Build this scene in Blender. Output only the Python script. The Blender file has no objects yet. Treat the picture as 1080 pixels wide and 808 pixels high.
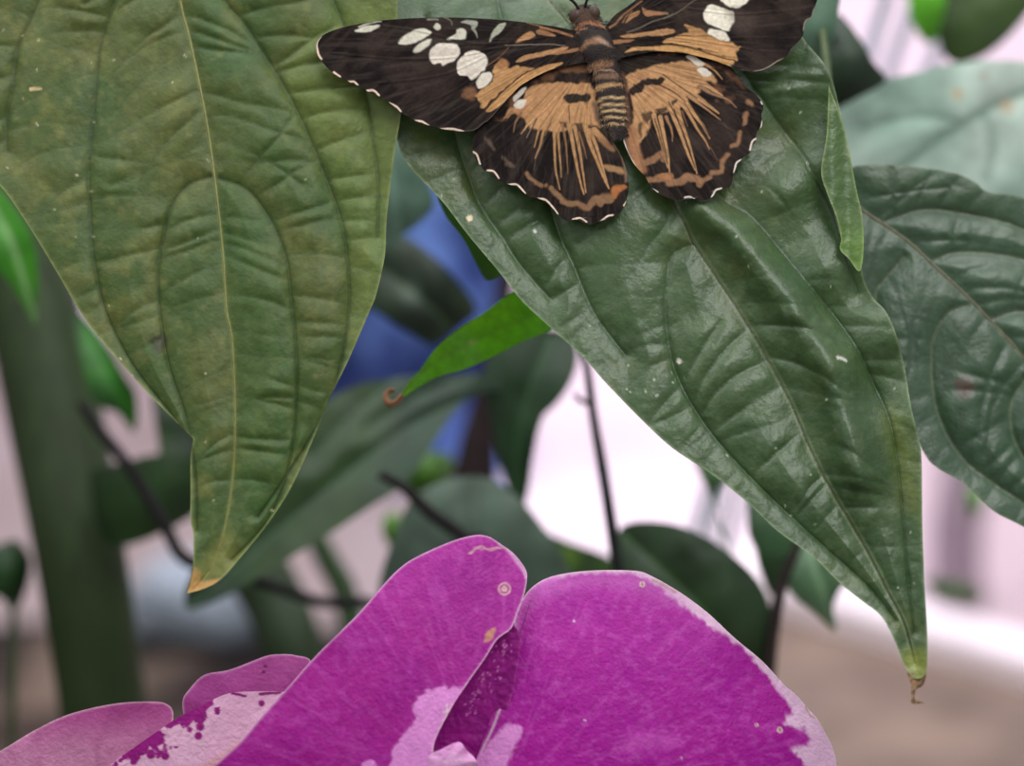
import bpy, math, random
import numpy as np
from mathutils import Vector, Matrix

random.seed(7)
C = bpy.context.scene.collection
SC = bpy.context.scene

# ------------------------------------------------------------------ camera
F = 2520.0                       # focal length in pixels of the 1080 px frame
PITCH = math.radians(-10)
CAM = np.array([0.0, 0.0, 1.2])
FW = np.array([0, math.cos(PITCH), math.sin(PITCH)])
UP = np.array([0, -math.sin(PITCH), math.cos(PITCH)])
RT = np.array([1.0, 0, 0])

cd = bpy.data.cameras.new('camera')
cam = bpy.data.objects.new('camera', cd); C.objects.link(cam)
cam.location = CAM; cam.rotation_euler = (math.radians(90) + PITCH, 0, 0)
cd.sensor_width = 36; cd.lens = 36 * F / 1080
cd.clip_start = 0.02; cd.clip_end = 60
cd.dof.use_dof = True; cd.dof.focus_distance = 0.446
cd.dof.aperture_fstop = 84.0 / 8.5
SC.camera = cam

def W(px, py, d):
    """measured position (in frame pixels and metres of depth) -> world"""
    px = np.asarray(px, float); py = np.asarray(py, float); d = np.asarray(d, float)
    x = (px - 540) / F * d; y = (404 - py) / F * d
    return CAM + np.multiply.outer(x, RT) + np.multiply.outer(y, UP) + np.multiply.outer(d, FW)

def lin(c):
    c = np.asarray(c, float) / 255.0
    return np.where(c <= 0.04045, c / 12.92, ((c + 0.055) / 1.055) ** 2.4)

# ------------------------------------------------------------------ numpy noise
_rng = np.random.RandomState(3)
_T = _rng.rand(256, 256)
def vnoise(x, y):
    xi = np.floor(x).astype(int); yi = np.floor(y).astype(int)
    fx = x - xi; fy = y - yi
    fx = fx * fx * (3 - 2 * fx); fy = fy * fy * (3 - 2 * fy)
    a = _T[xi & 255, yi & 255]; b = _T[(xi + 1) & 255, yi & 255]
    c = _T[xi & 255, (yi + 1) & 255]; d = _T[(xi + 1) & 255, (yi + 1) & 255]
    return (a * (1 - fx) + b * fx) * (1 - fy) + (c * (1 - fx) + d * fx) * fy
def fbm(x, y, s, o=3, seed=0):
    r = 0; a = 1; t = 0
    for k in range(o):
        r = r + a * vnoise(x / s + 17.3 * k + seed * 7.7, y / s + 5.1 * k + seed * 3.3); t += a
        a *= .5; s = s * .5
    return r / t          # 0..1

def spline(pts, closed=False, n=8):
    """Catmull-Rom through the points; a point given twice makes a corner"""
    P = [np.array(p, float) for p in pts]; out = []; N = len(P)
    for i in range(N if closed else N - 1):
        p1 = P[i]; p2 = P[(i + 1) % N]
        if np.allclose(p1, p2): continue
        p0 = P[(i - 1) % N] if (closed or i > 0) else p1
        p3 = P[(i + 2) % N] if (closed or i < N - 2) else p2
        if np.allclose(p0, p1): p0 = p1 - (p2 - p1) * .3
        if np.allclose(p3, p2): p3 = p2 + (p2 - p1) * .3
        for k in range(n):
            t = k / n
            out.append(.5 * (2 * p1 + (p2 - p0) * t + (2 * p0 - 5 * p1 + 4 * p2 - p3) * t * t + (3 * p1 - p0 - 3 * p2 + p3) * t ** 3))
    if not closed: out.append(P[-1])
    return np.array(out)

def poly_inside(X, Y, P):
    ins = np.zeros(X.shape, bool); n = len(P)
    for i in range(n):
        x1, y1 = P[i]; x2, y2 = P[(i + 1) % n]
        if y1 == y2: continue
        c = ((y1 > Y) != (y2 > Y)) & (X < (x2 - x1) * (Y - y1) / (y2 - y1) + x1)
        ins ^= c
    return ins
def seg_dist(X, Y, P, closed=False):
    """distance to a polyline and the fraction along it"""
    n = len(P); best = np.full(X.shape, 1e9); tt = np.zeros(X.shape)
    m = n if closed else n - 1
    for i in range(m):
        a = P[i]; b = P[(i + 1) % n]; dx, dy = b - a; L = dx * dx + dy * dy
        if L < 1e-12: continue
        t = np.clip(((X - a[0]) * dx + (Y - a[1]) * dy) / L, 0, 1)
        d = np.hypot(X - a[0] - t * dx, Y - a[1] - t * dy)
        q = d < best
        best[q] = d[q]; tt[q] = ((i + t) / m)[q]
    return best, tt
def sstep(x): x = np.clip(x, 0, 1); return x * x * (3 - 2 * x)

class Paint:
    """albedo painted on a shape's own points (pattern of wing, leaf, petal)"""
    def __init__(s, X, Y, base):
        s.X = X; s.Y = Y; s.C = np.tile(lin(base), (X.size, 1))
        s.wx = (fbm(X, Y, 5, 2, 1) - .5); s.wy = (fbm(X, Y, 5, 2, 2) - .5)
    def _mix(s, idx, a, col):
        s.C[idx] = s.C[idx] * (1 - a[:, None]) + lin(col) * a[:, None]
    def blend(s, a, col):
        s._mix(np.arange(s.X.size), np.clip(a, 0, 1), col)
    def poly(s, pts, col, soft=1.0, warp=1.5, a=1.0, smooth=True):
        P = spline(pts, True, 5) if smooth else np.array(pts, float)
        m = soft + warp + 1
        idx = np.where((s.X > P[:, 0].min() - m) & (s.X < P[:, 0].max() + m) & (s.Y > P[:, 1].min() - m) & (s.Y < P[:, 1].max() + m))[0]
        if not idx.size: return
        X = s.X[idx] + s.wx[idx] * 2 * warp; Y = s.Y[idx] + s.wy[idx] * 2 * warp
        d, _ = seg_dist(X, Y, P, True)
        d = np.where(poly_inside(X, Y, P), d, -d)
        s._mix(idx, a * sstep(d / soft * .5 + .5), col)
    def stroke(s, pts, w0, w1, col, soft=.8, warp=.5, a=1.0, smooth=True):
        P = spline(pts, False, 5) if smooth and len(pts) > 2 else np.array(pts, float)
        m = max(w0, w1) + soft + warp + 1
        idx = np.where((s.X > P[:, 0].min() - m) & (s.X < P[:, 0].max() + m) & (s.Y > P[:, 1].min() - m) & (s.Y < P[:, 1].max() + m))[0]
        if not idx.size: return
        X = s.X[idx] + s.wx[idx] * 2 * warp; Y = s.Y[idx] + s.wy[idx] * 2 * warp
        d, t = seg_dist(X, Y, P)
        w = w0 + (w1 - w0) * t
        s._mix(idx, a * sstep((w / 2 - d) / soft * .5 + .5), col)
    def dot(s, x, y, r, col, soft=.6, a=1.0):
        s.stroke([(x - .01, y), (x + .01, y)], 2 * r, 2 * r, col, soft, .3, a, False)

def Z(x0, y0, sc, pts):                 # measured on an enlarged view
    return [(x0 + p[0] / sc, y0 + p[1] / sc) for p in pts]

# ------------------------------------------------------------------ mesh helpers
def mesh_obj(name, verts, faces, mat, parent=None, col=None, origin=None):
    verts = np.asarray(verts, float)
    o3 = verts.mean(0) if origin is None else np.asarray(origin, float)
    if parent is not None: base = np.array(parent['_o'])
    else: base = np.zeros(3)
    me = bpy.data.meshes.new(name)
    me.from_pydata((verts - o3).tolist(), [], faces if isinstance(faces, list) else faces.tolist())
    me.polygons.foreach_set('use_smooth', [True] * len(me.polygons))
    if col is not None:
        at = me.color_attributes.new('Col', 'FLOAT_COLOR', 'POINT')
        c4 = np.ones((len(verts), 4)); c4[:, :3] = np.clip(col, 0, 1)
        at.data.foreach_set('color', c4.ravel())
    me.materials.append(mat)
    o = bpy.data.objects.new(name, me); C.objects.link(o)
    if parent is not None: o.parent = parent
    o.location = o3 - base
    o['_o'] = [float(v) for v in o3]
    return o

def tag(o, label, cat=None, group=None, kind=None):
    if label: o['label'] = label
    if cat: o['category'] = cat
    if group: o['group'] = group
    if kind: o['kind'] = kind
    return o
def thing(name, at, label, cat, group=None):
    o = bpy.data.objects.new(name, None); C.objects.link(o); o.empty_display_size = .01
    o.location = at; o['_o'] = [float(v) for v in at]
    return tag(o, label, cat, group)

def sheet(name, outline, axis, step, depth, mat, paint, parent=None, closed_smooth=True, height=None, curve=4):
    """thin surface inside an outline: rows across the axis, depth(px,py) along the view"""
    P = spline(outline, True, 6) if closed_smooth else np.array(outline, float)
    ax = np.array(axis, float); ax /= np.hypot(*ax); pv = np.array([-ax[1], ax[0]])
    U = P @ ax; V = P @ pv
    u0, u1 = U.min(), U.max()
    n = max(6, int((u1 - u0) / step)); 
    s = np.linspace(0, 1, n + 1)
    e = .04                                   # denser rows at both ends
    s = s + e * np.sin(2 * np.pi * s) * -1 / 1.0 * .9
    us = u0 + (u1 - u0) * np.clip(s, 0, 1)
    us[0] = u0 + (u1 - u0) * 3e-4; us[-1] = u1 - (u1 - u0) * 3e-4
    lo = np.full(n + 1, 1e9); hi = np.full(n + 1, -1e9)
    N = len(P)
    for i in range(N):
        a, b = U[i], U[(i + 1) % N]; va, vb = V[i], V[(i + 1) % N]
        if abs(a - b) < 1e-9: continue
        m = (us >= min(a, b)) & (us <= max(a, b))
        v = va + (vb - va) * (us[m] - a) / (b - a)
        lo[m] = np.minimum(lo[m], v); hi[m] = np.maximum(hi[m], v)
    bad = lo > hi; lo[bad] = 0; hi[bad] = 0
    mcols = max(5, int((hi - lo).max() / step))
    f = np.linspace(0, 1, mcols + 1)
    VV = lo[:, None] + (hi - lo)[:, None] * f[None, :]
    UU = np.repeat(us[:, None], mcols + 1, 1)
    X = (UU * ax[0] + VV * pv[0]).ravel(); Y = (UU * ax[1] + VV * pv[1]).ravel()
    d = depth(X, Y)
    h = height(X, Y) if height is not None else 0      # px of relief towards the viewer
    d = d - h * (0.45 / F)
    verts = W(X, Y, d)
    r = np.arange(n)[:, None] * (mcols + 1) + np.arange(mcols)[None, :]
    faces = np.stack([r, r + 1, r + mcols + 2, r + mcols + 1], -1).reshape(-1, 4)
    # orient towards the camera
    a, b, c_ = verts[faces[len(faces) // 2][:3]]
    if np.dot(np.cross(b - a, c_ - a), FW) > 0: faces = faces[:, ::-1]
    return mesh_obj(name, verts, faces, mat, parent, paint(X, Y, P))

def tube(name, pts, mat, col=None, parent=None, seg=14, sub=6, cap=True, ripple=0):
    """pts: (px, py, depth, radius in px at that depth)"""
    Q = []
    for x, y, d, r in pts: Q.append(list(W(x, y, d)) + [r / F * d])
    return tube3(name, Q, mat, col, parent, seg, sub, ripple)
def tube3(name, Q, mat, col=None, parent=None, seg=14, sub=6, ripple=0):
    S = spline(Q, False, sub); verts = []; cols = []
    prev = None
    for i, q in enumerate(S):
        p = q[:3]; r = max(q[3], 1e-5)
        t = S[min(i + 1, len(S) - 1)][:3] - S[max(i - 1, 0)][:3]; t /= np.linalg.norm(t) + 1e-12
        if prev is None:
            prev = np.cross(t, FW); 
            if np.linalg.norm(prev) < .1: prev = np.cross(t, UP)
        u = prev - t * np.dot(prev, t); u /= np.linalg.norm(u); v = np.cross(t, u); prev = u
        for k in range(seg):
            a = 2 * math.pi * k / seg
            rr = r * (1 + ripple * (math.sin(i * 1.7 + k) + math.sin(k * 2.3 + i * .6)) * .5)
            verts.append(p + rr * (math.cos(a) * u + math.sin(a) * v))
    n = len(S); faces = []
    for i in range(n - 1):
        for k in range(seg):
            k2 = (k + 1) % seg
            faces.append([i * seg + k, i * seg + k2, (i + 1) * seg + k2, (i + 1) * seg + k])
    verts.append(S[0][:3]); verts.append(S[-1][:3])
    for k in range(seg):
        faces.append([n * seg, (k + 1) % seg, k]); faces.append([n * seg + 1, (n - 1) * seg + k, (n - 1) * seg + (k + 1) % seg])
    verts = np.array(verts)
    c = None if col is None else np.tile(lin(col), (len(verts), 1))
    return mesh_obj(name, verts, faces, mat, parent, c)

# ------------------------------------------------------------------ materials
def material(name, rough=.5, spec=.5, bump=.3, bscale=900, bdist=.0004, var=.25, vscale=300, trans=0.0, sheen=0, color=None,
             coat=0, stretch=None, sss=0, emis=0):
    m = bpy.data.materials.new(name); m.use_nodes = True
    nt = m.node_tree; N = nt.nodes; L = nt.links; N.clear()
    out = N.new('ShaderNodeOutputMaterial'); b = N.new('ShaderNodeBsdfPrincipled')
    geo = N.new('ShaderNodeTexCoord')
    mp = N.new('ShaderNodeMapping'); L.new(geo.outputs['Object'], mp.inputs['Vector'])
    if stretch: mp.inputs['Scale'].default_value = stretch
    if color is None:
        a = N.new('ShaderNodeAttribute'); a.attribute_name = 'Col'; src = a.outputs['Color']
    else:
        a = N.new('ShaderNodeRGB'); a.outputs[0].default_value = (*lin(color), 1); src = a.outputs[0]
    n1 = N.new('ShaderNodeTexNoise'); n1.inputs['Scale'].default_value = vscale; n1.inputs['Detail'].default_value = 5
    L.new(mp.outputs[0], n1.inputs['Vector'])
    mr = N.new('ShaderNodeMapRange'); mr.inputs['From Min'].default_value = .25; mr.inputs['From Max'].default_value = .75
    mr.inputs['To Min'].default_value = 1 - var; mr.inputs['To Max'].default_value = 1 + var
    L.new(n1.outputs['Fac'], mr.inputs['Value'])
    mx = N.new('ShaderNodeVectorMath'); mx.operation = 'SCALE'
    L.new(src, mx.inputs[0]); L.new(mr.outputs[0], mx.inputs['Scale'])
    L.new(mx.outputs[0], b.inputs['Base Color'])
    b.inputs['Roughness'].default_value = rough; b.inputs['Specular IOR Level'].default_value = spec
    if coat: b.inputs['Coat Weight'].default_value = coat; b.inputs['Coat Roughness'].default_value = .3
    if sheen: b.inputs['Sheen Weight'].default_value = sheen
    if bump:
        n2 = N.new('ShaderNodeTexNoise'); n2.inputs['Scale'].default_value = bscale; n2.inputs['Detail'].default_value = 4
        L.new(mp.outputs[0], n2.inputs['Vector'])
        bp = N.new('ShaderNodeBump'); bp.inputs['Strength'].default_value = bump; bp.inputs['Distance'].default_value = bdist
        L.new(n2.outputs['Fac'], bp.inputs['Height']); L.new(bp.outputs[0], b.inputs['Normal'])
    if trans:
        tr = N.new('ShaderNodeBsdfTranslucent'); L.new(mx.outputs[0], tr.inputs['Color'])
        ms = N.new('ShaderNodeMixShader'); ms.inputs[0].default_value = trans
        L.new(b.outputs[0], ms.inputs[1]); L.new(tr.outputs[0], ms.inputs[2]); L.new(ms.outputs[0], out.inputs[0])
    else: L.new(b.outputs[0], out.inputs[0])
    return m

M_leaf = material('leaf_surface', .36, .55, .4, 1300, .0003, .2, 500, .08)
M_leafdull = material('dull_leaf_surface', .5, .34, .4, 1300, .0003, .2, 500, .08)
M_bgleaf = material('blurred_leaf_surface', .5, .45, .3, 300, .0006, .4, 90, .15)
M_wing = material('wing_scales', .8, .06, .3, 2500, .0002, .14, 1500, .03)
M_body = material('butterfly_hair', .7, .25, .6, 3000, .0004, .3, 2500)
M_petal = material('orchid_petal', .5, .25, .6, 1500, .0004, .10, 700, .12)
M_stem = material('green_stem', .55, .3, .3, 200, .001, .3, 60, stretch=(3, 3, .6))
M_twig = material('dark_twig', .8, .2, .5, 400, .001, .3, 200)
M_eye = material('compound_eye', .45, .4, .4, 6000, .0001, .35, 3000)

# ------------------------------------------------------------------ leaf relief
def resample(P, step):
    d = np.r_[0, np.cumsum(np.hypot(*np.diff(P, axis=0).T))]
    s = np.arange(0, d[-1], step)
    return np.stack([np.interp(s, d, P[:, 0]), np.interp(s, d, P[:, 1])], 1)
def cross_veins(mid, majors, outline, spacing=27, maxlen=110, seed=1, ang=(78, 78)):
    """short lateral veins springing from the long ones, stopping at the next one"""
    rnd = random.Random(seed); res = []
    O = spline(outline, True, 4)
    allm = [mid] + majors
    for k, v in enumerate(allm):
        R = resample(v, 6); s = rnd.uniform(5, spacing)
        i = int(s / 6)
        while i < len(R) - 2:
            t = R[i + 1] - R[i]; t /= np.hypot(*t) + 1e-9
            # outward side: away from the midrib
            sides = (-1, 1)
            for sd in sides:
                if k > 0:
                    dm = R[i] - mid[np.argmin(np.hypot(*(mid - R[i]).T))]
                    nrm = np.array([-t[1], t[0]]) * sd
                    if np.dot(dm, nrm) < 0: continue
                a = math.radians(ang[0 if sd < 0 else 1] + rnd.uniform(-12, 12)) * sd
                dv = np.array([t[0] * math.cos(a) - t[1] * math.sin(a), t[0] * math.sin(a) + t[1] * math.cos(a)])
                p = R[i] + rnd.uniform(-5, 5) * t; pts = [p.copy()]; L = 0
                while L < maxlen:
                    p = p + dv * 7; L += 7
                    w = rnd.uniform(-.12, .12) - sd * .02
                    dv = np.array([dv[0] * math.cos(w) - dv[1] * math.sin(w), dv[0] * math.sin(w) + dv[1] * math.cos(w)])
                    pts.append(p.copy())
                    if L > 12:
                        if any(np.hypot(*(q - p).T).min() < 6 for j, q in enumerate(allm) if j != k): break
                        if not poly_inside(np.array([p[0]]), np.array([p[1]]), O)[0]: break
                if len(pts) > 2: res.append(np.array(pts))
            i += int(max(2, rnd.gauss(spacing, spacing * .3) / 6))
    return res
def near(X, Y, lines, reach):
    best = np.full(X.shape, reach * 1.0)
    for P in lines:
        idx = np.where((X > P[:, 0].min() - reach) & (X < P[:, 0].max() + reach) & (Y > P[:, 1].min() - reach) & (Y < P[:, 1].max() + reach))[0]
        if idx.size:
            d, _ = seg_dist(X[idx], Y[idx], P)
            best[idx] = np.minimum(best[idx], d)
    return best

class LeafRelief:
    def __init__(s, outline, mid, majors, seed, broad=9, fine=2.0, spacing=27, extra=None, ang=(78, 78)):
        s.mid = spline(mid, False, 5); s.majors = [spline(m, False, 5) for m in majors]
        s.out = spline(outline, True, 4)
        s.cross = cross_veins(s.mid, s.majors, outline, spacing, 110, seed, ang)
        s.broad = broad; s.fine = fine; s.extra = extra; s.seed = seed
    def calc(s, X, Y):
        if getattr(s, 'n', -1) == X.size: return
        s.n = X.size
        s.dm = near(X, Y, [s.mid], 70); s.dM = near(X, Y, s.majors, 70); s.dc = near(X, Y, s.cross, 16); s.de = seg_dist(X, Y, s.out, True)[0]
    def height(s, X, Y):
        s.calc(X, Y)
        d = np.minimum(s.dm, s.dM)
        h = s.broad * (1 - np.exp(-d / 26)) + 1.6 * (1 - np.exp(-d / 3.0))
        amp = .2 + 1.5 * sstep(fbm(X, Y, 60, 2, s.seed) * 2.4 - .7)
        h += s.fine * amp * (1 - np.exp(-s.dc / 6)) * (1 - np.exp(-d / 8)) * (.15 + .85 * (1 - np.exp(-s.de / 22)))
        h += 9 * (fbm(X, Y, 130, 2, s.seed + 4) - .5) + 3.6 * (fbm(X, Y, 26, 3, s.seed + 5) - .5)
        h += 1.3 * np.exp(-(s.dm / 3.0) ** 2)
        if s.extra is not None: h += s.extra(X, Y)
        return h

def dC(X, Y): return .45 + 4.5e-5 * (200 - Y)

# ================================================================== LEFT LEAF
LL = [(0,196),(24,229),(49,269),(86,331),(102,353),(131,387),(163,422),(204,463),(204,463),(201,483),(201,520),(201,549),(204,565),(203,602),(197,626),(197,626),
      (215,621),(233,611),(253,589),(282,553),(306,516),(327,471),(347,422),(367,381),(390,328),(397,310),(406,269),(408,229),(416,163),(423,118),
      (421,90),(416,50),(419,20),(417,-20),(400,-80),(340,-150),(200,-190),(60,-170),(-60,-80),(-105,20),(-80,110),(-35,165)]
LLm = [(178,-100),(190,0),(200,41),(216,118),(226,184),(235,265),(239,327),(245,361),(248,442),(245,508),(235,565),(220,602),(204,622)]
LLv = [[(150,-100),(122,0),(106,49),(100,114),(94,180),(96,229),(100,278),(112,330),(140,385),(175,430),(200,462)],
       [(223,186),(200,194),(184,212),(173,245),(167,286),(169,330),(178,385),(196,440),(206,500),(208,560)],
       [(210,-60),(237,0),(257,24),(286,69),(314,118),(339,176),(359,229),(367,278),(368,327),(357,395),(334,450),(300,505),(272,545)],
       [(231,188),(261,200),(286,233),(302,273),(308,322),(312,361),(313,422),(304,495),(282,549),(245,590)],
       [(330,-60),(351,0),(362,26),(388,106),(394,151),(399,190),(398,250)],
       [(60,-60),(41,0),(20,49),(14,90),(7,125),(8,160)]]
relL = LeafRelief(LL, LLm, LLv, 3, broad=10, fine=3.0, spacing=32)
def paintL(X, Y, P):
    relL.calc(X, Y)
    p = Paint(X, Y, (84, 96, 46))
    p.blend(.75 * sstep(fbm(X, Y, 70, 3, 8) * 2.4 - .7), (60, 88, 40))
    p.blend(.5 * sstep(fbm(X, Y, 28, 3, 9) * 3 - 1.6), (118, 120, 62))
    p.blend(.3 * sstep(fbm(X, Y, 9, 2, 10) * 3 - 1.7), (126, 128, 74))
    # darker channels beside the long veins, lighter margin on the right
    p.poly([(225,190),(262,205),(300,270),(312,350),(308,470),(285,540),(262,560),(250,440),(240,320)], (52, 88, 36), 14, 4, .55)
    p.poly([(215,0),(255,30),(310,120),(358,230),(366,330),(340,260),(290,200),(240,180),(222,100)], (56, 88, 38), 16, 4, .4)
    p.poly([(350,10),(415,10),(420,120),(405,280),(372,370),(372,280),(340,170),(300,90)], (110, 130, 62), 14, 4, .5)
    d, _ = seg_dist(X, Y, P, True)
    p.blend(.6 * np.exp(-(d / 2.0) ** 2), (140, 150, 88))
    p.blend(.8 * np.exp(-(relL.dm / 1.6) ** 2), (136, 140, 78))
    p.blend(.55 * np.exp(-((relL.dM - .5) / 1.3) ** 2), (36, 54, 24))
    p.blend(.32 * np.exp(-(relL.dc / 1.2) ** 2), (44, 66, 30))  # shadow in the vein creases painted in as thin dark lines
    p.poly([(160,355),(172,352),(176,364),(168,372),(160,366)], (42, 44, 30), 4, 2, .7)
    r = random.Random(4)
    for _ in range(46):
        x, y = r.uniform(0, 410), r.uniform(5, 600)
        p.stroke([(x, y), (x + r.uniform(-2.5, 2.5), y + r.uniform(-1.5, 1.5))], 1.6, 1.2, (205, 200, 165), .7, .3, r.uniform(.4, .95), False)
    p.stroke([(32, 94), (43, 93)], 3, 2, (225, 195, 150), .8, .5, .9, False)
    p.poly([(196,628),(204,600),(212,604),(214,612),(232,611),(228,618),(205,628)], (196, 152, 92), 2.2, 2, 1)
    p.poly([(206,602),(240,560),(250,590),(228,612),(212,610)], (128, 128, 60), 9, 3, .5)
    return p.C
def dL(X, Y): return dC(X, Y) - .0036 + 1.2e-5 * np.maximum(0, 330 - X) * .4 + 2.2e-7 * np.maximum(0, 60 - X) ** 2 * .1
leafL = sheet('leaf', LL, (.12, 1), 1.7, dL, M_leafdull, paintL, None, True, relL.height)
tag(leafL, 'large olive green leaf with arched veins hanging at the left, its brown tip pointing down', 'leaf')

# ================================================================== CENTRE LEAF
CL = [(850,44),(867,64),(877,82),(886,116),(892,146),(901,198),(908,250),(910,290),(921,314),(934,328),(945,352),(954,387),(961,429),(969,463),(972,483),
      (973,554),(975,608),(978,671),(977,708),(970,716),(970,716),(962,714),(952,698),(943,675),(929,650),(908,633),(887,616),(857,587),(820,560),(786,528),(749,499),(711,474),
      (680,446),(640,405),(616,378),(580,345),(550,317),(524,284),(493,247),(467,213),(433,177),(421,155),(412,110),(408,60),(408,10),(420,-50),(470,-120),(560,-160),(660,-130),(740,-80),(800,-20),(835,20)]
CLm = [(545,-110),(575,-10),(600,25),(640,90),(680,155),(706,205),(723,238),(732,257),(754,290),(779,328),(806,373),(834,425),(855,474),(874,512),(899,554),(920,591),(937,625),(954,658),(965,700)]
CLv = [[(640,-40),(700,90),(754,200),(792,228),(827,269),(862,311),(889,345),(907,373),(921,404),(940,450),(950,520),(957,600),(964,668)],
       [(732,257),(709,269),(704,297),(702,330),(712,390),(745,450),(800,512),(862,570),(915,618),(945,655)],
       [(520,-20),(545,90),(570,180),(587,240),(604,277),(627,330),(660,375)],
       [(450,20),(470,110),(493,183),(507,217),(530,250),(547,277),(580,315)],
       [(720,-30),(780,70),(820,129),(842,158),(860,188),(880,230),(893,275),(905,310)],
       ]
def cl_extra(X, Y):
    # a broad fold that runs beside the right-hand long vein, and buckles along the right margin
    P = spline([(742,222),(773,244),(803,280),(838,325),(868,375),(890,435),(905,500)], False, 5)
    d, t = seg_dist(X, Y, P)
    side = np.sign((X - 740) * .72 - (Y - 195) * .7 + 8)
    h = 21 * np.exp(-(d / 21) ** 2) - 17 * np.clip((70 - Y) / 70, 0, 3) ** 2 * (X < 850)
    h += 5 * np.sin(Y / 17.0 + X / 30) * sstep((X - 800 - (Y - 300) * .35) / 70) * (Y > 20) * sstep((560 - Y) / 200)
    h += 6 * np.exp(-((X - 640) ** 2 + (Y + 5) ** 2) / 90 ** 2)
    return h
relC = LeafRelief(CL, CLm, CLv, 6, broad=10, fine=2.7, spacing=34, ang=(60, 82), extra=cl_extra)
def paintC(X, Y, P):
    relC.calc(X, Y)
    p = Paint(X, Y, (64, 90, 50))
    p.blend(.75 * sstep(fbm(X, Y, 80, 3, 18) * 2.4 - .7), (48, 76, 40))
    p.blend(.5 * sstep(fbm(X, Y, 46, 3, 19) * 3 - 1.5), (88, 98, 46))
    p.blend(.25 * sstep(fbm(X, Y, 9, 2, 20) * 3 - 1.7), (104, 122, 92))
    p.poly([(930,440),(955,440),(972,540),(955,520)], (110, 122, 44), 14, 3, .45)
    d, _ = seg_dist(X, Y, P, True)
    p.blend(.55 * np.exp(-(d / 1.8) ** 2), (140, 160, 120))
    p.blend(.75 * np.exp(-((relC.dm) / 1.3) ** 2), (40, 52, 34))
    p.blend(.4 * np.exp(-((relC.dm - 2.2) / 1.2) ** 2), (130, 140, 100))
    p.blend(.45 * np.exp(-(relC.dM / 1.5) ** 2), (38, 62, 36))
    p.blend(.28 * np.exp(-(relC.dc / 1.2) ** 2), (38, 60, 38))
    p.poly([(952,690),(979,690),(979,722),(958,718)], (140, 148, 58), 12, 2, .7)
    r = random.Random(5)
    for _ in range(60):
        x, y = r.uniform(430, 970), r.uniform(20, 640)
        p.stroke([(x, y), (x + r.uniform(-2, 2), y + r.uniform(-1.5, 1.5))], 1.5, 1.1, (200, 208, 180), .7, .3, r.uniform(.4, .95), False)
    p.dot(495, 230, 3.2, (225, 205, 170)); p.dot(716, 381, 2.6, (225, 220, 210)); p.dot(564, 244, 1.8, (215, 215, 205))
    p.stroke([(884, 377), (892, 380)], 3, 2.4, (225, 225, 215), .8, .8, .9, False)
    for k in range(14):
        p.dot(690 + r.uniform(-30, 40), 395 + r.uniform(-22, 26), .8, (190, 196, 170))
    return p.C
leafC = sheet('leaf', CL, (.42, 1), 1.7, dC, M_leaf, paintC, None, True, relC.height)
tag(leafC, 'large dark green glossy leaf the butterfly sits on, tapering to a brown dried tip', 'leaf')
# dried tip
def dT(X, Y): return dC(X, Y) - .0005
tipc = sheet('dried_tip', [(957,709),(970,714),(977,707),(974,722),(966,728),(965,738),(972,740),(974,742),(962,742),(961,733),(961,722)], (0, 1), .8, dT, M_leaf,
      lambda X, Y, P: (lambda p: (p.blend(sstep(fbm(X, Y, 5, 2, 3) * 3 - 1), (88, 60, 40)), p.C)[1])(Paint(X, Y, (150, 118, 84))), leafC,
      height=lambda X, Y: 3 * np.sin((X - 957) / 3.5))
tipc['label'] = 'brown shrivelled leaf tip'
def paintF(X, Y, P):
    p = Paint(X, Y, (78, 106, 52)); p.blend(.6 * sstep(fbm(X, Y, 20, 3, 5) * 2.4 - .7), (60, 92, 42))
    p.blend(.5 * sstep((Y - 225) / 40), (98, 138, 30))
    d, _ = seg_dist(X, Y, P, True); p.blend(.5 * np.exp(-(d / 1.5) ** 2), (160, 180, 110)); return p.C
fold = sheet('folded_edge', [(874,90),(874,90),(884,116),(893,146),(903,198),(909,225),(911,255),(909,280),(905,286),(896,274),(886,263),(887,251),(882,229),(872,203),(866,180),(872,140)], (.1, 1), 1.3,
      lambda X, Y: dC(X, Y) - .0035, M_leaf, paintF, leafC, height=lambda X, Y: 3 * np.sin(X / 6) + 2 * (fbm(X, Y, 14, 2, 1) - .5))
fold['label'] = 'paler green margin curled over'

# ================================================================== RIGHT LEAF
RL = [(892,190),(900,176),(928,174),(954,175),(1004,182),(1028,192),(1043,203),(1080,209),(1150,240),(1215,330),(1240,450),(1245,560),(1240,640),(1240,640),(1160,600),(1080,556),(1048,539),(1018,511),(989,494),(974,477),(945,420),(915,340),(890,260)]
RLm = [(895,205),(910,222),(954,252),(989,284),(1023,316),(1058,353),(1080,378),(1150,470),(1235,630)]
RLv = [[(954,271),(934,294),(924,313),(930,370)], [(1023,321),(999,331),(984,358),(983,398),(991,442),(1014,482),(1043,506),(1078,529),(1150,570)],
       [(1082,400),(1066,427),(1071,467),(1100,510)], [(934,234),(969,222),(1009,224),(1080,242),(1150,290)], [(986,274),(1014,266),(1080,274),(1140,310)], [(1046,336),(1080,328),(1120,345)]]
relR = LeafRelief(RL, RLm, RLv, 9, broad=9, fine=2.9, spacing=25, ang=(62, 80))
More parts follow.
